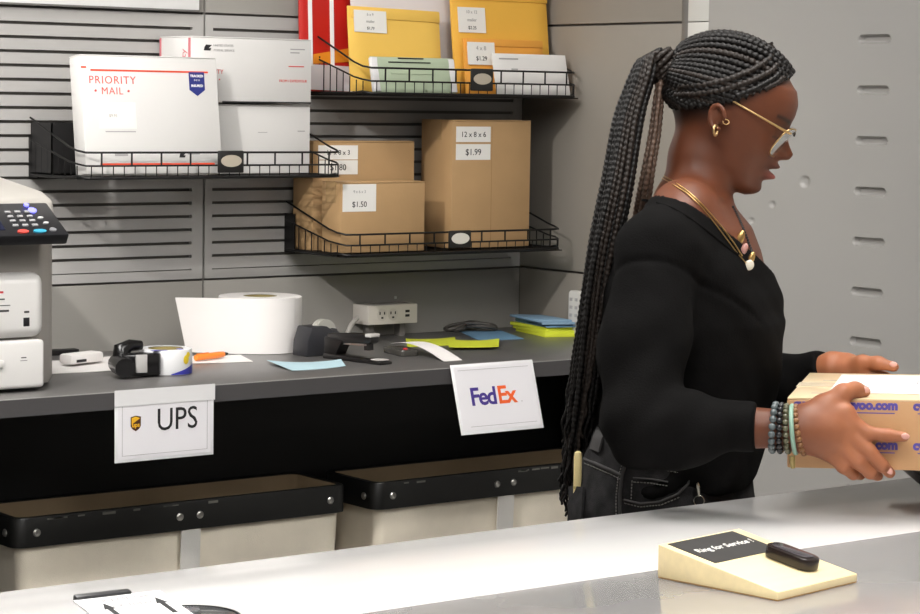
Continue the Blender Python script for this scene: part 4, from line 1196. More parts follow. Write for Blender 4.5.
skin = Field(L(560, 500, -0.40) * np.array([0, 0, 1]) + np.array([-0.17, -0.36, -0.03]), np.array([0.46, 0.30, L(700, 20)[2] + 0.01]), 0.0027)
lo_all, hi_all = skin.lo, skin.lo + skin.h * (skin.n - 1)
skin.put(tor_fn, [-0.16, -0.2, tor_z[0]], [0.24, 0.22, tor_z[-1]], 0)
skin.put(headf, HC - 0.15, HC + 0.16, 0.0)
skin.chain([hp(-0.006, 0, -0.020), L(700, 160, 0.0), L(698, 186, 0.0), L(692, 212, 0.0), L(688, 236, 0.0)], [0.0475, 0.0455, 0.0465, 0.056, 0.070], 0.016)
for sh, s_ in ((SHN, -1), (SHF, 1)):
    skin.chain([L(688, 206, 0.03 * s_), (L(684, 216, 0.09 * s_)), sh + np.array([0, 0, 0.012])], [0.040, 0.045, 0.050], 0.035)
skin.chain([SHN, ELN, WRN], [0.052, 0.040, 0.0255], 0.02)
skin.chain([SHF, ELF, WRF], [0.052, 0.040, 0.0255], 0.02)
skin.chain([L(726, 214, 0.045), L(700, 216, 0.10), SHF], [0.010, 0.010, 0.010], 0.03)
# ears
for s_ in (-1, 1):
    pts = []
    for k in range(13):
        a = math.radians(-115 + 300 * k / 12)
        ex, ez = -0.001 - 0.0108 * math.cos(a), 0.001 + 0.0165 * math.sin(a)
        pts.append(hp(ex - 0.25 * ez, s_ * (0.0735 + 0.010 * (1 - 0.5 * math.cos(a)) + 0.001), ez))
    skin.chain(pts, [0.0040, 0.0042] + [0.0034] * 9 + [0.0030, 0.0026], 0.003)
    skin.ell(hp(-0.0035, s_ * 0.0745, 0.001), (0.0085, 0.0080, 0.0140), 0.005, HR)
    skin.ell(hp(0.0035, s_ * 0.0775, -0.0165), (0.0050, 0.0040, 0.0062), 0.004, HR)
    skin.cone(hp(0.0075, s_ * 0.0745, 0.003), hp(0.0075, s_ * 0.0750, -0.004), 0.0045, 0.004, 0.003)

# ---- right hand (near): thumb over the top edge, index along the face, the rest under the parcel
PD = -0.275                                        # depth offset of the parcel's near face about there
def fing(pts, rs, k=0.004):
    skin.chain([L(*p) for p in pts], rs, k)
fing([(790, 429, -0.292), (806, 430, -0.295), (826, 430, -0.296)], [0.0255, 0.0275, 0.026], 0.015)
for p0, p1, r0, r1 in (((806, 421, -0.296), (845, 413, -0.297), 0.021, 0.0145), ((806, 428, -0.297), (847, 428, -0.300), 0.022, 0.0145), ((808, 435, -0.296), (842, 442, -0.299), 0.022, 0.0140), ((808, 438, -0.293), (834, 455, -0.293), 0.020, 0.0130)):
    fing([p0, p1], [r0, r1], 0.010)
fing([(804, 420, -0.292), (824, 407, -0.288), (843, 393, -0.287), (855, 390, -0.276), (865, 391.5, -0.268)], [0.020, 0.0165, 0.0115, 0.0102, 0.0080], 0.010)                     # thumb
fing([(822, 414, -0.290), (846, 418, -0.292)], [0.015, 0.011], 0.012)                                                                                                           # web
fing([(845, 417, -0.297), (867, 433, -0.304), (888, 435, -0.309), (904, 437, -0.313)], [0.0132, 0.0098, 0.0086, 0.0072], 0.005)                                             # index
fing([(846, 431, -0.299), (869, 451, -0.307), (882, 465, -0.306), (890, 473, -0.288)], [0.0135, 0.0102, 0.0092, 0.0076], 0.004)                                             # middle
fing([(841, 443, -0.298), (858, 462, -0.304), (870, 472.5, -0.296), (878, 476, -0.272)], [0.0130, 0.0100, 0.0090, 0.0074], 0.004)                                             # ring
fing([(833, 454, -0.293), (843, 467, -0.297), (853, 474, -0.283), (861, 475.5, -0.262)], [0.0120, 0.0090, 0.0080, 0.0066], 0.004)                                             # little
# ---- left hand (far): thumb lies on the top, fingers go down the far face
fing([(834, 369, 0.085), (848, 366, 0.076), (862, 368, 0.058)], [0.0255, 0.0170, 0.0140], 0.012)
fing([(844, 368, 0.070), (862, 362.5, 0.040), (878, 363, 0.024), (894, 367, 0.014)], [0.0150, 0.0108, 0.0095, 0.0076], 0.008)
for i, (dx, q) in enumerate(((0, 0), (4, 1), (2, 2), (-4, 3))):
    fing([(862 + dx, 373 + 8 * q, 0.046), (884 + dx, 378 + 9 * q, 0.034), (900 + dx, 384 + 9 * q, 0.026), (910 + dx, 388 + 9 * q, 0.022)], [0.0125, 0.0098, 0.0088, 0.0072], 0.004)
    fing([(845, 371, 0.072), (862 + dx, 373 + 8 * q, 0.046)], [0.017, 0.0125], 0.01)

skin_m = bpy.data.materials.new('brown_skin'); skin_m.use_nodes = True
nt = skin_m.node_tree; bs_ = nt.nodes['Principled BSDF']
at_ = nt.nodes.new('ShaderNodeVertexColor'); at_.layer_name = 'tone'
nz = nt.nodes.new('ShaderNodeTexNoise'); nz.inputs['Scale'].default_value = 35; nz.inputs['Detail'].default_value = 6
tcn = nt.nodes.new('ShaderNodeTexCoord'); nt.links.new(tcn.outputs['Object'], nz.inputs['Vector'])
mr = nt.nodes.new('ShaderNodeMapRange'); mr.inputs['To Min'].default_value = 0.86; mr.inputs['To Max'].default_value = 1.14
nt.links.new(nz.outputs['Fac'], mr.inputs['Value'])
vm = nt.nodes.new('ShaderNodeVectorMath'); vm.operation = 'SCALE'
nt.links.new(at_.outputs['Color'], vm.inputs[0]); nt.links.new(mr.outputs['Result'], vm.inputs['Scale'])
nt.links.new(vm.outputs['Vector'], bs_.inputs['Base Color'])
bs_.inputs['Roughness'].default_value = 0.48
bs_.inputs['Specular IOR Level'].default_value = 0.35
bs_.inputs['Subsurface Weight'].default_value = 0.12
bs_.inputs['Subsurface Radius'].default_value = (0.01, 0.004, 0.002)
bs_.inputs['Subsurface Scale'].default_value = 0.4
body, bpts = field_obj(skin, 'body', skin_m, person, 1)
co = np.array([v.co for v in body.data.vertices]) if False else bpts
hx, hy, hz = hloc(co[:, 0], co[:, 1], co[:, 2])
base = np.array([lin(99), lin(55), lin(35)])
tone = np.tile(base, (len(co), 1))
def blend(mask, c):
    global tone
    c = np.array([lin(c[0]), lin(c[1]), lin(c[2])])
    tone = tone * (1 - mask[:, None]) + c * mask[:, None]
inhead = (hz > -0.10) & (np.abs(hy) < 0.1)
fr_ = inhead & (hx > 0.07)
blend(np.where(fr_, 0.75 * gs(hz + 0.0515, 0.0062) * gs(hy, 0.019), 0), (176, 96, 92))
blend(np.where(fr_, 0.65 * gs(hz + 0.0365, 0.0042) * gs(hy, 0.020), 0), (120, 66, 58))
brow_z = 0.031 + 0.10 * (np.abs(hy) - 0.02) - 2.2 * (np.abs(hy) - 0.035) ** 2
blend(np.where(fr_ & (np.abs(hy) > 0.012) & (np.abs(hy) < 0.056), 0.85 * gs(hz - brow_z, 0.0030), 0), (30, 20, 16))
blend(np.where(fr_ & (np.abs(hy) > 0.018) & (np.abs(hy) < 0.046), 0.8 * gs(hz - 0.0035, 0.0016), 0), (24, 16, 14))   # lashes
def hairline(x):
    return np.interp(x, [-0.10, -0.066, -0.045, -0.02, 0.0127, 0.035, 0.055, 0.076, 0.10], [-0.012, -0.008, 0.000, 0.0105, 0.0300, 0.0515, 0.069, 0.095, 0.105])
sc_ = np.where(hx < -0.012, np.clip((hz - hairline(hx) + 0.036) / 0.034, 0, 1), np.clip((hz - hairline(hx) + 0.014) / 0.018, 0, 1))
blend(np.where(inhead & (hx < 0.085) & (np.abs(hy) < 0.0800), 0.9 * sc_, 0), (22, 17, 15))
blend(0.85 * np.clip((co[:, 0] - 0.17) / 0.08, 0, 1) * (co[:, 2] < 1.2), (170, 108, 76))  # hands toned lighter than the face: the light on them is painted in
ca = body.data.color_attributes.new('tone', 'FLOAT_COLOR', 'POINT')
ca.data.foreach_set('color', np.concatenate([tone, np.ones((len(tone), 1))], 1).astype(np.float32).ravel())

def hit(px, py, F, d0=-0.45, d1=0.4, off=0.0):
    """where the line of sight through a photo pixel meets a surface (in person coordinates)"""
    p = L(px, py, d0); last = p
    for i in range(int((d1 - d0) / 0.002)):
        q = L(px, py, d0 + 0.002 * i)
        if np.all(q > F.lo) and np.all(q < F.lo + F.h * (F.n - 1)) and F.at(q) < off:
            return last
        last = q
    return L(px, py, 0)

# ---------------------------------------------------------------- sweatshirt
def folds(X, Y, Z):
    w1 = 0.6 * np.sin(14 * Z + 9 * X) + 0.5 * np.sin(21 * X - 11 * Y)
    a = np.sin(70 * (X * 0.75 + Z * 0.45) + 2.6 * w1 + 12 * Y)
    b = np.sin(105 * (Z * 0.8 - X * 0.5) + 2.4 * w1 + 17 * Y)
    f = np.sign(a) * np.abs(a) ** 1.6 * 0.55 + b * np.clip(0.5 + 0.5 * np.sin(23 * X + 19 * Z + 2 * w1), 0, 1) * 0.4 + np.sin(27 * Y + 30 * X + w1) * 0.25
    return f
shirt = Field([-0.20, -0.36, L(650, 498)[2]], [0.31, 0.30, L(650, 190)[2]], 0.0045)
SROWS = TORSO
soff = [0.006, 0.006, 0.006, 0.008, 0.012, 0.016, 0.018, 0.022, 0.024, 0.014]
sh_fn, sh_z = stack(SROWS, 0, soff)
shirt.put(sh_fn, [-0.19, -0.22, sh_z[0]], [0.26, 0.24, sh_z[-1]], 0)
for sh, s_ in ((SHN, -1), (SHF, 1)):
    shirt.chain([L(684, 214, 0.03 * s_), L(682, 222, 0.09 * s_), sh + np.array([0, 0, 0.010])], [0.046, 0.050, 0.060], 0.03)
uN = SHN * 0.5 + ELN * 0.5
shirt.chain([SHN, uN + np.array([-0.006, 0, 0]), ELN + np.array([0.008, 0, -0.002])], [0.059, 0.061, 0.055], 0.02)
CUN = L(756, 428, -0.288)
fN = ELN * 0.5 + CUN * 0.5
shirt.chain([ELN + np.array([0.008, 0, -0.002]), fN + np.array([0, 0, -0.003]), CUN], [0.055, 0.049, 0.0335], 0.02)
uF = SHF * 0.5 + ELF * 0.5
CUF = L(826, 370, 0.092)
shirt.chain([SHF, uF, ELF], [0.066, 0.068, 0.060], 0.02)
shirt.chain([ELF, ELF * 0.5 + CUF * 0.5, CUF], [0.060, 0.050, 0.030], 0.02)
sl, P = shirt.block(shirt.lo, shirt.lo + shirt.h * (shirt.n - 1))
amp = np.interp(P[2], [L(650, 470)[2], L(650, 420)[2], L(650, 300)[2], L(650, 240)[2], L(650, 205)[2]], [0.0085, 0.0080, 0.0050, 0.0028, 0.0005])
shirt.v += (amp * folds(*P)).astype(np.float32)
# dropped shoulder seam: a shallow groove across the near sleeve
ax_ = (ELN - SHN) / np.linalg.norm(ELN - SHN)
t_ = (P[0] - SHN[0]) * ax_[0] + (P[1] - SHN[1]) * ax_[1] + (P[2] - SHN[2]) * ax_[2]
near_ = np.clip((-0.10 - P[1]) / 0.05, 0, 1)
shirt.v += (0.004 * near_ * np.exp(-((t_ - 0.030 - 0.06 * (P[0] - SHN[0]) ** 2 * 20) / 0.004) ** 2)).astype(np.float32)
# neckline: cut by a slanting plane, the neck comes through
nb_, nf_ = L(640, 199), L(754, 264)
nx, nz_ = nf_[0] - nb_[0], nf_[2] - nb_[2]
ln = math.hypot(nx, nz_)
cutd = ((P[0] - nb_[0]) * (-nz_) + (P[2] - nb_[2]) * nx) / ln - 0.055 * np.abs(P[1] + 0.0) + 0.10 * np.clip(np.abs(P[1]) - 0.10, 0, 1) * 0 - 0.002
cutd = cutd + 0.9 * np.clip(P[1] * P[1] - 0.0, 0, 1) * -1.2
shirt.v = np.maximum(shirt.v, np.broadcast_to(cutd, shirt.v.shape).astype(np.float32))
# open the cuffs where the wrists come out
for c_, d_ in ((CUN, (WRN - ELN)), (CUF, (WRF - ELF))):
    d_ = d_ / np.linalg.norm(d_)
    pl = (P[0] - c_[0]) * d_[0] + (P[1] - c_[1]) * d_[1] + (P[2] - c_[2]) * d_[2]
    nearc = ((P[0] - c_[0]) ** 2 + (P[1] - c_[1]) ** 2 + (P[2] - c_[2]) ** 2) < 0.075 ** 2
    shirt.v = np.where(nearc, np.maximum(shirt.v, pl), shirt.v).astype(np.float32)
cloth = mat('black_sweatshirt', rgb(12, 11, 11), 0.85, var=0.12, vscale=60, bump=0.25, bscale=420, spec=0.08)
sweat, _ = field_obj(shirt, 'sweatshirt', cloth, person, 1)
tag(sweat, 'black crew sweatshirt with pushed-up sleeves')
# knitted collar: tube laid along the neckline
MB().tube([tuple(hit(x, y, shirt)) for x, y in ((643, 200), (658, 203), (674, 208.5), (688, 217), (702, 227), (714, 236), (726, 246), (738, 255))], 0.0022, 8).build('neckline_hem', cloth, sweat, smooth=60)

# ---------------------------------------------------------------- jeans, belt
JROWS = [(431, 668, 0.108, 0.150), (446, 668, 0.116, 0.158), (470, 667, 0.128, 0.168), (500, 664, 0.139, 0.176), (560, 662, 0.142, 0.182), (620, 664, 0.135, 0.180), (660, 666, 0.120, 0.176)]
jeans = Field([-0.20, -0.26, -0.01], [0.24, 0.26, L(650, 426)[2]], 0.006)
j_fn, j_z = stack(JROWS)
jeans.put(j_fn, [-0.2, -0.22, j_z[0]], [0.22, 0.22, j_z[-1]], 0)
for s_ in (-1, 1):
    hp_ = np.array([0.02, 0.085 * s_, j_z[0] + 0.04])
    jeans.chain([hp_, np.array([0.03, 0.09 * s_, 0.46]), np.array([0.01, 0.09 * s_, 0.10])], [0.095, 0.066, 0.058], 0.03)
sl, Pj = jeans.block(jeans.lo, jeans.lo + jeans.h * (jeans.n - 1))
jeans.v += (0.0025 * folds(*Pj)).astype(np.float32)
denim = mat('black_denim', rgb(47, 46, 47), 0.9, var=0.35, vscale=45, bump=0.4, bscale=700, spec=0.1)
jn, _ = field_obj(jeans, 'jeans', denim, person, 1)
tag(jn, 'washed black jeans with grey stitching')
stitch = mat('grey_stitching', rgb(112, 110, 106), 0.8)
seam = mat('denim_seam', rgb(62, 60, 60), 0.85)
def on_jeans(pts, r, m, name, off=0.001):
    P_ = [tuple(hit(x, y, jeans, off=off)) for x, y in pts]
    return MB().tube(P_, r, 6).build(name, m, jn, smooth=60)
def dashes(pts, m, name, r=0.0009, step=3.0):
    """a row of stitches along a line of photo points"""
    b = MB()
    for (x0, y0), (x1, y1) in zip(pts[:-1], pts[1:]):
        n = max(1, int(math.hypot(x1 - x0, y1 - y0) / step))
        for i in range(n):
            a, c = (i + 0.1) / n, (i + 0.75) / n
            b.tube([tuple(hit(x0 + (x1 - x0) * t, y0 + (y1 - y0) * t, jeans, off=0.001)) for t in (a, c)], r, 5)
    o = b.build(name, m, jn, smooth=60); o['kind'] = 'stuff'
    return o
on_jeans([(606, 439), (615, 447), (628, 456), (642, 462), (660, 467), (680, 471)], 0.0022, seam, 'waistband_edge')
dashes([(607, 443), (616, 450), (628, 458), (642, 464), (660, 469), (680, 473)], stitch, 'waistband_stitching')
on_jeans([(584, 459), (596, 464), (610, 470), (622, 476)], 0.0028, seam, 'yoke_seam'); dashes([(584, 463), (596, 468), (610, 474), (622, 480)], stitch, 'yoke_stitching')
on_jeans([(626, 461), (622, 476), (620, 495), (620, 514)], 0.0028, seam, 'side_seam'); dashes([(622, 464), (618, 478), (616, 496), (616, 516)], stitch, 'side_stitching')
on_jeans([(624, 500), (640, 504), (660, 502), (678, 494), (688, 484), (690, 474)], 0.0022, seam, 'pocket_opening'); dashes([(624, 503), (640, 507), (661, 505), (680, 497)], stitch, 'pocket_stitching')
on_jeans([(633, 478), (650, 479), (668, 482)], 0.0014, seam, 'coin_pocket_edge'); dashes([(633, 482), (650, 483), (668, 486)], stitch, 'coin_pocket_stitching'); dashes([(632, 480), (631, 500)], stitch, 'coin_pocket_stitching')
def patch(name, quad, m, th, nu=6, nv=6, parent=None):
    """a piece of cloth laid on the jeans inside four photo points"""
    b = MB()
    A, B, C_, D_ = quad
    def fn(u, v):
        x = (A[0] * (1 - u) + B[0] * u) * (1 - v) + (D_[0] * (1 - u) + C_[0] * u) * v
        y = (A[1] * (1 - u) + B[1] * u) * (1 - v) + (D_[1] * (1 - u) + C_[1] * u) * v
        p = hit(x, y, jeans, off=0.001)
        return tuple(p + np.array([0, -th, 0]))
    b.sheet(fn, nu, nv, th)
    return b.build(name, m, parent or jn, smooth=60)
patch('belt_loop', ((598, 424), (606, 427), (600, 452), (591, 449)), seam, 0.003, 3, 8); dashes([(601, 430), (594, 448)], stitch, 'loop_stitching')
patch('back_pocket', ((571, 486), (585, 487), (583, 522), (570, 522)), denim, 0.004, 4, 8); dashes([(583, 488), (582, 520)], stitch, 'pocket_stitching'); dashes([(571, 489), (585, 490)], stitch, 'pocket_stitching')
# belt loop stitch and key clip in front
on_jeans([(732, 458), (729, 466), (731, 474), (736, 475)], 0.0012, stitch, 'loop_thread')
gold = mat('gold_metal', rgb(196, 160, 104), 0.3, metal=1.0)
steel = mat('steel_metal', rgb(200, 198, 190), 0.25, metal=1.0)
kc = [hit(697, 482, jeans), hit(697.5, 486, jeans), hit(698, 490, jeans), hit(698.5, 496, jeans)]
MB().tube([tuple(p + np.array([0, -0.006, 0])) for p in kc], [0.002, 0.0034, 0.0026, 0.002], 8).build('key_clip', steel, jn, smooth=60)
c0 = kc[-1] + np.array([0, -0.006, -0.006])
MB().tube([tuple(c0 + 0.0075 * np.array([math.cos(a), 0.2 * math.sin(a), math.sin(a)])) for a in np.linspace(0, 2 * PI, 20, endpoint=False)], 0.0013, 6, closed=True).build('key_ring', steel, jn, smooth=60)
shoe = mat('black_shoe', rgb(24, 24, 24), 0.5)
for s_ in (-1, 1):
    b = MB(); b.prism([(-0.06, -0.035), (0.09, -0.045), (0.15, -0.035), (0.172, 0.0), (0.15, 0.035), (0.09, 0.042), (-0.06, 0.035), (-0.078, 0.0)], 0.0, 0.085, Matrix.Translation((0.01, 0.09 * s_, 0)))
    b.build('shoe', shoe, person, bevel=0.02, seg=3)
# pen in the back pocket
pp = hit(577, 487, jeans)
pw_ = Matrix.Translation((POX, POY, 0)) @ Matrix.Rotation(PROT, 4, 'Z') @ Vector(tuple(pp + np.array([0.0, -0.013, -0.03])))
pen = thing('pocket_marker', 'cream capped marker standing in the back pocket of the jeans', 'pen', tuple(pw_))
MB().lathe([(0.0055, -0.02), (0.0062, 0.0), (0.0062, 0.078), (0.005, 0.084), (0.002, 0.086)], 16).build('marker_barrel', mat('cream_plastic', rgb(226, 208, 152), 0.4), pen, smooth=40)
MB().lathe([(0.0066, 0.030), (0.0066, 0.034)], 16, close=False).build('marker_ring', mat('cream_ring', rgb(186, 166, 112), 0.4), pen, smooth=40)
# ---------------------------------------------------------------- hair
hair_k = mat('black_hair', rgb(15, 12, 11), 0.48, var=0.3, vscale=120, spec=0.28)
hair_b = mat('dark_brown_hair', rgb(34, 27, 23), 0.48, var=0.3, vscale=120, spec=0.3)
hair_t = mat('taupe_hair', rgb(92, 72, 60), 0.5, var=0.25, vscale=120)
cap = Field(HC - 0.14, HC + 0.155, 0.0035)
def capf(X, Y, Z):
    x, y, z = hloc(X, Y, Z)
    return np.maximum(cranium(x, y, z, 0.0035), (hairline(x) - z) * 0.7) * HS
cap.put(capf, HC - 0.13, HC + 0.14, 0)
hairo, _ = field_obj(cap, 'hair', hair_k, person, 1)
tag(hairo, 'long black box braids gathered in a high ponytail')
def surf(d, off):
    """skull surface point (head frame) in direction d from inside"""
    lo_, hi_ = 0.03, 0.16
    for _ in range(22):
        m_ = (lo_ + hi_) / 2
        q = np.array([0.0, 0, 0.04]) + d * m_
        if float(cranium(q[0], q[1], q[2], off)) < 0: lo_ = m_
        else: hi_ = m_
    return np.array([0.0, 0, 0.04]) + d * lo_
C0 = np.array([0.0, 0, 0.04]); TIE = np.array([-0.090, 0.0, 0.036])
def braid(mb, path, r, pitch=0.0085, n=7, taper=0.0):
    """plaited strand: the radius swells at every crossing and the core snakes a little"""
    P_ = np.array(path)
    seg = np.linalg.norm(np.diff(P_, axis=0), axis=1); cl = np.concatenate([[0], np.cumsum(seg)])
    m_ = max(8, int(cl[-1] / (pitch / 4)))
    t = np.linspace(0, cl[-1], m_)
    Q = np.stack([np.interp(t, cl, P_[:, i]) for i in range(3)], 1)
    ph = t / pitch * 2 * PI + rng.random() * 6
    rr = r * (1 + 0.17 * np.sin(ph)) * (1 - taper * np.clip((t / cl[-1] - 0.8) / 0.2, 0, 1))
    mb.tube([tuple(q) for q in Q], list(rr), n)
mbk, mbb = MB(), MB()
hl_pts = []
for x in np.linspace(0.0775, -0.062, 240):
    z = float(hairline(x)); q = 1 - ((x - 0.005) / 0.0945) ** 2 - ((z - 0.045) / (0.0715 if z > 0.045 else 0.085)) ** 2
    hl_pts.append((x, 0.0735 * math.sqrt(max(q, 0)), z + 0.002))
hl_pts = np.array(hl_pts)
cl = np.concatenate([[0], np.cumsum(np.linalg.norm(np.diff(hl_pts, axis=0), axis=1))])
NB = 23
for s_ in (-1, 1):
    for i in range(NB):
        u = cl[-1] * (i + 0.35) / NB
        S = np.array([np.interp(u, cl, hl_pts[:, k]) for k in range(3)]); S[1] *= s_
        ang_ = PI * (i + 0.5) / NB
        T_ = TIE + np.array([0.012, s_ * 0.020 * math.sin(ang_), 0.022 * math.cos(ang_)])
        dS, dT = S - C0, T_ - C0
        dS /= np.linalg.norm(dS); dT /= np.linalg.norm(dT)
        om = math.acos(max(-1, min(1, float(dS @ dT))))
        pth = []
        for t in np.linspace(0, 1, 34):
            d_ = (math.sin((1 - t) * om) * dS + math.sin(t * om) * dT) / math.sin(om)
            sag = 0.10 * math.sin(PI * t) * (0.5 - i / NB)                      # the front ones dip to the side as they go back
            d_ = d_ + np.array([0, s_ * abs(sag), -max(sag, 0) * 0.9]); d_ /= np.linalg.norm(d_)
            e = 0.0075 + 0.0016 * math.sin(7 * i)
            q = surf(d_, e)
            if t > 0.9: q = q * (1 - (t - 0.9) * 4) + T_ * (t - 0.9) * 4
            pth.append(hp(*q))
        braid(mbb if (i * 7 + (s_ > 0)) % 5 == 0 else mbk, pth, 0.0051, 0.0085)
# two heavier braids swept across the near side, and the front rows
def laid(pts, r, mb, lift=0.007):
    Q = []
    xs = np.array(pts, float); tt = np.linspace(0, len(xs) - 1, 50)
    for t in tt:
        px_ = np.interp(t, range(len(xs)), xs[:, 0]); py_ = np.interp(t, range(len(xs)), xs[:, 1])
        Q.append(hit(px_, py_, cap) + np.array([0, -lift, 0]))
    Q = np.array(Q)
    for _ in range(4): Q[1:-1] = 0.5 * Q[1:-1] + 0.25 * (Q[:-2] + Q[2:])
    braid(mb, Q, r, 0.0085)
laid([(769, 43), (773, 52), (768, 60), (752, 70), (730, 79), (705, 85), (679, 87)], 0.0048, mbb)
laid([(777, 52), (779, 62), (770, 72), (748, 82), (722, 90), (698, 94), (675, 95)], 0.0048, mbb)
laid([(784, 60), (783, 68), (774, 78), (756, 88), (735, 96)], 0.0044, mbk)
laid([(789, 68), (786, 75), (776, 83), (764, 89)], 0.0042, mbb, 0.006)
laid([(791, 74), (784, 81), (773, 87)], 0.0036, mbk, 0.005)
mbk.build('scalp_braids', hair_k, hairo, smooth=70)['kind'] = 'stuff'
mbb.build('brown_scalp_braids', hair_b, hairo, smooth=70)['kind'] = 'stuff'
# wrap of braids around the ponytail root
TA = np.array([-0.86, 0.0, 0.5]); TA /= np.linalg.norm(TA)
TB = np.array([0, 1.0, 0]); TCv = np.cross(TA, TB)
mw = MB()
for k in range(5):
    ctr = TIE + TA * (-0.004 + 0.0072 * k)
    rad = 0.0245 - 0.0012 * abs(k - 2)
    ring = [hp(*(ctr + rad * (math.cos(a) * TB + math.sin(a) * TCv) + TA * 0.003 * math.sin(a + k))) for a in np.linspace(0, 2 * PI, 40)]
    braid(mw, ring, 0.0046, 0.008)
mw.build('ponytail_wrap', hair_b, hairo, smooth=70)['kind'] = 'stuff'
# the ponytail itself
PT = np.array([hp(*(TIE + TA * 0.030)), hp(*(TIE + TA * 0.050 + np.array([0, 0, 0.002]))), L(643, 79, -0.005), L(633, 98, -0.01), L(627, 125, -0.02), L(622, 160, -0.03), L(616, 195, -0.04), L(606, 235, -0.04), L(598, 280, -0.03), L(591, 335, -0.01), L(583, 390, 0.01), L(576, 440, 0.03), L(571, 485, 0.04), L(566, 522, 0.04)])
WX = [0.012, 0.016, 0.022, 0.023, 0.023, 0.023, 0.024, 0.024, 0.023, 0.022, 0.021, 0.021, 0.020, 0.018]
for _ in range(3):
    P2 = np.repeat(PT, 2, axis=0)[:-1].copy(); P2[1::2] = (PT[:-1] + PT[1:]) / 2
    W2 = np.interp(np.linspace(0, len(WX) - 1, len(P2)), range(len(WX)), WX)
    for _k in range(2): P2[1:-1] = 0.5 * P2[1:-1] + 0.25 * (P2[:-2] + P2[2:])
    PT, WX = P2, list(W2)
WX = np.array(WX)
seg = np.concatenate([[0], np.cumsum(np.linalg.norm(np.diff(PT, axis=0), axis=1))]); seg /= seg[-1]
mk, mb2 = MB(), MB()
N_T = 46
for i in range(N_T):
    rr = math.sqrt((i + 0.5) / N_T); th = i * 2.39996
    a_, b_ = rr * math.cos(th), rr * math.sin(th)
    end = 0.80 + 0.20 * rng.random()
    tt = np.linspace(0, end, 90)
    ctr = np.stack([np.interp(tt, seg, PT[:, k]) for k in range(3)], 1)
    wx = np.interp(tt, seg, WX)
    ph = rng.random(3) * 6
    wob = 0.0035 * np.sin(9 * tt + ph[0]) * tt
    curl = 0.0042 * np.clip((tt - end + 0.16) / 0.16, 0, 1) * np.sin(95 * tt + ph[1])
    ctr[:, 0] += a_ * wx + wob + curl
    ctr[:, 1] += b_ * wx * 1.35 + 0.004 * np.sin(7 * tt + ph[2]) * tt
    ctr[:, 2] += a_ * 0.6 * wx * np.clip(1 - tt * 4, 0, 1)
    braid(mb2 if i % 4 == 0 else mk, ctr, 0.0043 if i % 3 else 0.0038, 0.0088, 6, 0.55)
mk.build('ponytail_braids', hair_k, hairo, smooth=70)['kind'] = 'stuff'
mb2.build('brown_ponytail_braids', hair_b, hairo, smooth=70)['kind'] = 'stuff'
for k in range(3):
    dx, dd = (-4, 0, 4)[k], (-0.010, -0.018, -0.012)[k]
    pth = np.array([L(661 + 0.4 * dx, 80, dd), L(659 + dx * 0.7, 95, dd), L(657 + dx * 0.8, 115, dd), L(654 + dx, 140, dd), L(649 + dx, 165, dd), L(645 + dx * 1.3, 190, dd + 0.01), L(641 + dx * 1.4, 212, dd + 0.04), L(638 + dx * 1.4, 235, dd + 0.06)])
    for _ in range(3):
        q = np.repeat(pth, 2, axis=0)[:-1].copy(); q[1::2] = (pth[:-1] + pth[1:]) / 2
        q[1:-1] = 0.5 * q[1:-1] + 0.25 * (q[:-2] + q[2:]); pth = q
    m_ = MB(); braid(m_, pth, 0.0043, 0.0088)
    tag(m_.build('braid', hair_t, hairo, smooth=70), 'loose taupe braid' if k == 1 else None)

# ---------------------------------------------------------------- glasses, jewellery
gl = bpy.data.objects.new('glasses', None); gl.empty_display_size = 0.02; link(gl, person); gl['label'] = 'thin gold metal glasses'
frame_g = mat('pale_gold_frame', rgb(206, 172, 122), 0.28, metal=0.9)
dark_rim = mat('dark_rim', rgb(52, 44, 36), 0.35, metal=0.6)
lens_m = mat('lens_glass', rgb(236, 232, 222), 0.03, trans=0.95, ior=1.15)
FT = np.array([0.1150, 0.0245]); FB = np.array([0.0985, -0.0235])           # (x, z) of the lens top and bottom on the face
for s_ in (-1, 1):
    ring = []
    for a in np.linspace(0, 2 * PI, 36, endpoint=False):
        ca, sa = math.cos(a), math.sin(a)
        e = 0.55
        yy = 0.0255 * math.copysign(abs(ca) ** e, ca); vv = 0.5 + 0.5 * math.copysign(abs(sa) ** e, sa)
        px_ = FB[0] + (FT[0] - FB[0]) * vv - 8.0 * max(0.0, abs(s_ * 0.035 + yy) - 0.02) ** 2
        ring.append(hp(px_, s_ * 0.0345 + yy, FB[1] + (FT[1] - FB[1]) * vv))
    MB().tube([tuple(p) for p in ring], 0.0013, 8, closed=True).build('rim', frame_g if s_ < 0 else dark_rim, gl, smooth=60)
    b = MB(); b.add([tuple(p) for p in ring] + [tuple(p + 0.0012 * HF) for p in ring], [tuple(range(36)), tuple(reversed(range(36, 72)))] + [(i, 36 + i, 36 + (i + 1) % 36, (i + 1) % 36) for i in range(36)])
    b.build('lens', lens_m, gl)
    arm = [hp(0.108, s_ * 0.0595, 0.0165), hp(0.104, s_ * 0.0690, 0.0165), hp(0.085, s_ * 0.0740, 0.0190), hp(0.05, s_ * 0.0775, 0.0245), hp(0.015, s_ * 0.0800, 0.0300), hp(-0.006, s_ * 0.0790, 0.0290)]
    MB().tube([tuple(p) for p in arm], [0.0018, 0.0021, 0.0019, 0.0016, 0.0015, 0.0015], 8).build('temple_arm', frame_g, gl, smooth=60)
MB().tube([tuple(hp(0.1165, y, 0.016 + 0.004 * (1 - (y / 0.01) ** 2))) for y in np.linspace(-0.0105, 0.0105, 9)], 0.0013, 8).build('bridge', dark_rim, gl, smooth=60)
e0 = L(715.5, 130.5, -0.092)
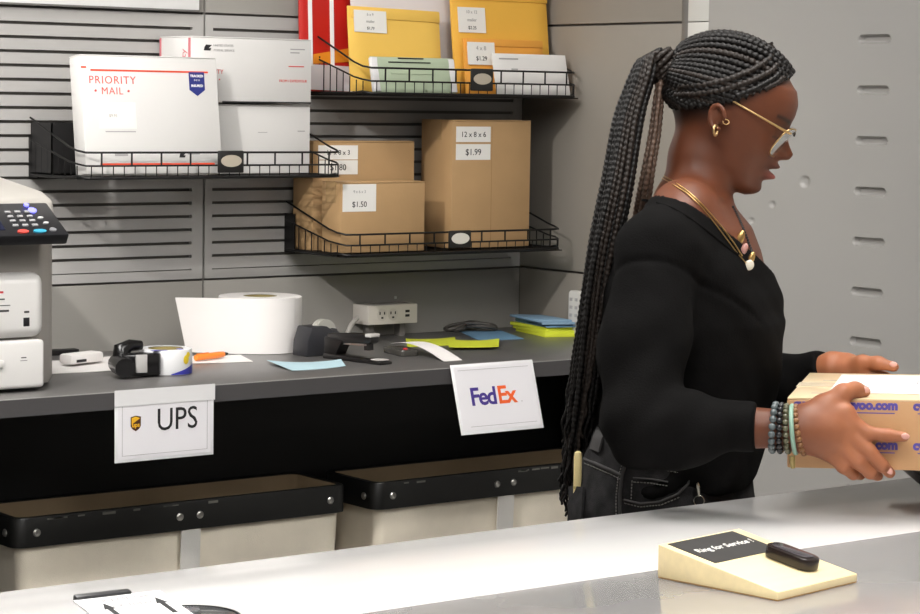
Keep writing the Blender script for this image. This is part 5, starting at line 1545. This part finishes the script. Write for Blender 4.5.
MB().tube([tuple(e0 + np.array([0.0036 * math.cos(a) * 0.9, 0.006 * math.cos(a), 0.0075 * math.sin(a)])) for a in np.linspace(0, 2 * PI, 28, endpoint=False)], 0.0019, 8, closed=True).build('hoop_earring', frame_g, person, smooth=60)
e1_ = L(726, 122, -0.083)
MB().tube([tuple(e1_ + np.array([0.0045 * math.cos(a), 0.002 * math.sin(a), 0.0035 * math.sin(a)])) for a in np.linspace(0, 2 * PI, 20, endpoint=False)], 0.0008, 6, closed=True).build('tragus_ring', frame_g, person, smooth=60)

def hit2(px, py):
    a, b = hit(px, py, skin), hit(px, py, shirt)
    return a if a[1] < b[1] else b
def chain_on(pts, r, m, name, bead=0.0, lift=0.002):
    xs = np.array(pts, float); tt = np.linspace(0, len(xs) - 1, 60)
    Q = np.array([hit2(np.interp(t, range(len(xs)), xs[:, 0]), np.interp(t, range(len(xs)), xs[:, 1])) for t in tt]) + np.array([0, -lift, 0])
    for _ in range(5): Q[1:-1] = 0.5 * Q[1:-1] + 0.25 * (Q[:-2] + Q[2:])
    b = MB()
    if bead:
        sg = np.concatenate([[0], np.cumsum(np.linalg.norm(np.diff(Q, axis=0), axis=1))])
        for u in np.arange(0, sg[-1], bead * 1.9):
            b.sphere(tuple(np.interp(u, sg, Q[:, k]) for k in range(3)), bead, 8, 6)
        o = b.build(name, m, person, smooth=60); o['kind'] = 'stuff'
        return o
    b.tube([tuple(q) for q in Q], r, 8)
    return b.build(name, m, person, smooth=60)
nk = chain_on([(664, 176), (673, 181), (685, 189), (698, 200), (710, 213), (722, 227), (734, 243), (742, 256)], 0.0011, gold, 'gold_necklace')
nk2 = chain_on([(662, 178), (674, 185), (687, 193), (700, 205), (713, 221), (726, 238), (737, 253), (746, 263)], 0.0009, gold, 'gold_chain')
chain_on([(733, 207), (739, 219), (745, 233), (750, 247), (754, 258)], 0.001, p_blk, 'beaded_necklace', bead=0.0022)
for (x, y, sx, sz, m_, nm) in ((740, 238, 0.006, 0.012, gold, 'gold_pendant'), (744, 249, 0.005, 0.009, mat('rose_stone', rgb(176, 128, 120), 0.3), 'rose_pendant'), (751, 258, 0.005, 0.010, gold, 'gold_bar_pendant'), (749, 265, 0.007, 0.008, mat('pearl_stone', rgb(214, 206, 190), 0.25), 'pearl_pendant')):
    p = hit2(x, y) + np.array([0, -0.004, 0])
    b = MB(); b.sphere((0, 0, 0), 1.0, 12, 8, Matrix.Translation(tuple(p)) @ Matrix.Rotation(0.35, 4, 'Y') @ Matrix.Diagonal((sx, 0.003, sz, 1)))
    b.build(nm, m_, nk, smooth=60)
# bracelets on the near wrist
WD = WRN - ELN; WD /= np.linalg.norm(WD)
WV = np.cross(WD, np.array([0, 1.0, 0])); WV /= np.linalg.norm(WV); WU = np.cross(WV, WD)
def bracelet(px, r, m, name, bead, tilt=0.0, label=None, sweep=0.0):
    c_ = L(px, 429 + 0.1 * (px - 790), -0.2925)
    b = MB()
    pts = []
    for a in np.linspace(0, 2 * PI, 48, endpoint=False):
        pts.append(c_ + r * (math.cos(a) * WU + math.sin(a) * WV) + WD * (tilt * math.sin(a) * r))
    if bead:
        n = int(2 * PI * r / (bead * 1.95))
        for k in range(n):
            a = 2 * PI * k / n
            q = c_ + r * (math.cos(a) * WU + math.sin(a) * WV) + WD * (tilt * math.sin(a) * r)
            b.sphere(tuple(q), bead, 9, 6)
        o = b.build(name, m, person, smooth=60); o['kind'] = 'stuff'
    else:
        b.tube([tuple(q) for q in pts], 0.0034, 8, closed=True)
        o = b.build(name, m, person, smooth=60)
    if label: o['label'] = label
    return o
slate = mat('slate_beads', rgb(84, 92, 94), 0.18); blackb = mat('black_beads', rgb(30, 30, 32), 0.15); woodb = mat('wood_beads', rgb(128, 88, 52), 0.35); turq = mat('turquoise_band', rgb(134, 166, 148), 0.4); olive = mat('olive_beads', rgb(90, 88, 68), 0.2)
bracelet(774, 0.0318, slate, 'bead_bracelet', 0.0052, 0.05, 'slate grey bead bracelet')
bracelet(781, 0.0315, blackb, 'bead_bracelet', 0.0048, 0.0, 'glossy black bead bracelet')
bracelet(787.5, 0.0315, olive, 'bead_bracelet', 0.0044, -0.05, 'olive and black bead bracelet')
bracelet(794, 0.0325, turq, 'band_bracelet', 0.0, -0.10, 'pale turquoise band bracelet')
bracelet(800, 0.0325, woodb, 'bead_bracelet', 0.0042, -0.20, 'brown wooden bead bracelet')
cp_ = L(792, 456, -0.30)
MB().tube([tuple(cp_), tuple(cp_ + np.array([0.001, 0, -0.010])), tuple(cp_ + np.array([0.002, 0, -0.017]))], [0.0042, 0.0040, 0.0030], 10).build('bracelet_tassel', mat('olive_gold', rgb(140, 122, 72), 0.4), person, smooth=60)
# finger nails
nail = mat('pink_nail', rgb(214, 160, 148), 0.25)
for (x, y, dx_, rot_) in ((905.5, 436.5, 0.0045, 0.1), (866, 390, 0.004, 0.5), (893.5, 364.5, 0.004, 0.15), (889.5, 471, 0.0035, 0.7)):
    p = hit(x, y, skin)
    b = MB(); b.sphere((0, 0, 0), 1.0, 10, 6, Matrix.Translation(tuple(p + np.array([0, 0.0012, 0]))) @ Matrix.Rotation(rot_, 4, 'Y') @ Matrix.Diagonal((0.0062, 0.0022, 0.0044, 1)))
    b.build('finger_nail', nail, person, smooth=60)

# ================================================================ the parcel she holds, the scale beyond it
PY = math.radians(14)
pc0 = pix(787, 397.5, D0 - 0.262)
PW, PDp, PH = 0.44, 0.315, 0.0985
Rp = Matrix.Rotation(PROT - PY, 3, 'Z') @ Matrix.Rotation(math.radians(-1.6), 3, 'Y')
po = Vector(tuple(pc0)) - Rp @ Vector((0, 0, PH))
pb = thing('parcel', 'brown printed cardboard parcel with a white address label, held in both hands', 'box', tuple(po))
pb.rotation_euler = Rp.to_euler()
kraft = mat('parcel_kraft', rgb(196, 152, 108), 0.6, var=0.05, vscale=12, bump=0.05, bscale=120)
kraft_top = mat('parcel_top_taped_lit', rgb(226, 202, 164), 0.28, var=0.03, vscale=10)  # taped lid, paler than the sides: overhead light put into the colour
purple = mat('print_violet', rgb(88, 76, 160), 0.5)
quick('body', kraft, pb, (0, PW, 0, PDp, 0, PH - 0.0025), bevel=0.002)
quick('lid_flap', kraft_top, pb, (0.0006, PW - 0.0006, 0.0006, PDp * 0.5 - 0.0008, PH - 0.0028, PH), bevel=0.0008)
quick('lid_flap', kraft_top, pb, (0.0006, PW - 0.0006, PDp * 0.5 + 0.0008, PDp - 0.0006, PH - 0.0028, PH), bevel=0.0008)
quick('tape_strip', mat('glossy_tape', rgb(232, 214, 182), 0.15), pb, (-0.0008, PW + 0.0008, PDp * 0.5 - 0.026, PDp * 0.5 + 0.026, PH, PH + 0.0006))
al = quick('address_label', p_wht, pb, (0.052, 0.30, 0.060, 0.285, PH + 0.0005, PH + 0.0012))
for x0, x1, y0, y1, m_ in ((0.115, 0.13, 0.19, 0.196, p_gry), (0.17, 0.215, 0.17, 0.172, p_gry), (0.17, 0.215, 0.21, 0.212, p_gry), (0.168, 0.170, 0.17, 0.212, p_gry), (0.19, 0.212, 0.115, 0.124, p_blk), (0.23, 0.29, 0.06, 0.10, p_blk)):
    quick('label_print', m_, al, (x0, x1, y0, y1, PH + 0.0012, PH + 0.0014))
quick('lid_print', p_gry, pb, (0.028, 0.055, 0.055, 0.058, PH, PH + 0.0003), (0.03, 0.10, 0.215, 0.217, PH, PH + 0.0003))
for x in (0.018 + 0.025, 0.118, 0.207, 0.296, 0.385):
    for z in (0.0895, 0.0345):
        t_ = text(pb, 'cvoo.com', 0.0175, Matrix.Translation((x, -0.0004, z)) @ Matrix.Rotation(PI / 2, 4, 'X'), purple, 'printed_lettering', offset=0.0011, xs=0.98)
        quick('print_line', purple, pb, (x - 0.028, x + 0.030, -0.0005, 0.0, z - 0.0112, z - 0.0098))
s0 = pix(902, 471, D0 - 0.075)
sc = thing('parcel_scale', 'low black parcel scale on the front counter under the parcel', 'scale', (float(s0[0]) + 0.12, float(s0[1]) - 0.02, ZF), PROT)
k0 = mat('black_scale_plate', rgb(26, 26, 27), 0.35)
sz_ = float(s0[2]) - ZF
quick('platter', k0, sc, (-0.09, 0.20, -0.10, 0.12, max(0.02, sz_ - 0.014), max(0.03, sz_)), bevel=0.003)
quick('scale_body', k0, sc, (-0.03, 0.16, -0.07, 0.09, 0.006, max(0.02, sz_ - 0.014)), bevel=0.004)
for fx in (-0.015, 0.145):
    for fy in (-0.055, 0.075):
        MB().lathe([(0.01, 0), (0.011, 0.003), (0.009, 0.007)], 12, Matrix.Translation((fx, fy, 0))).build('foot', caster_m, sc, smooth=40)
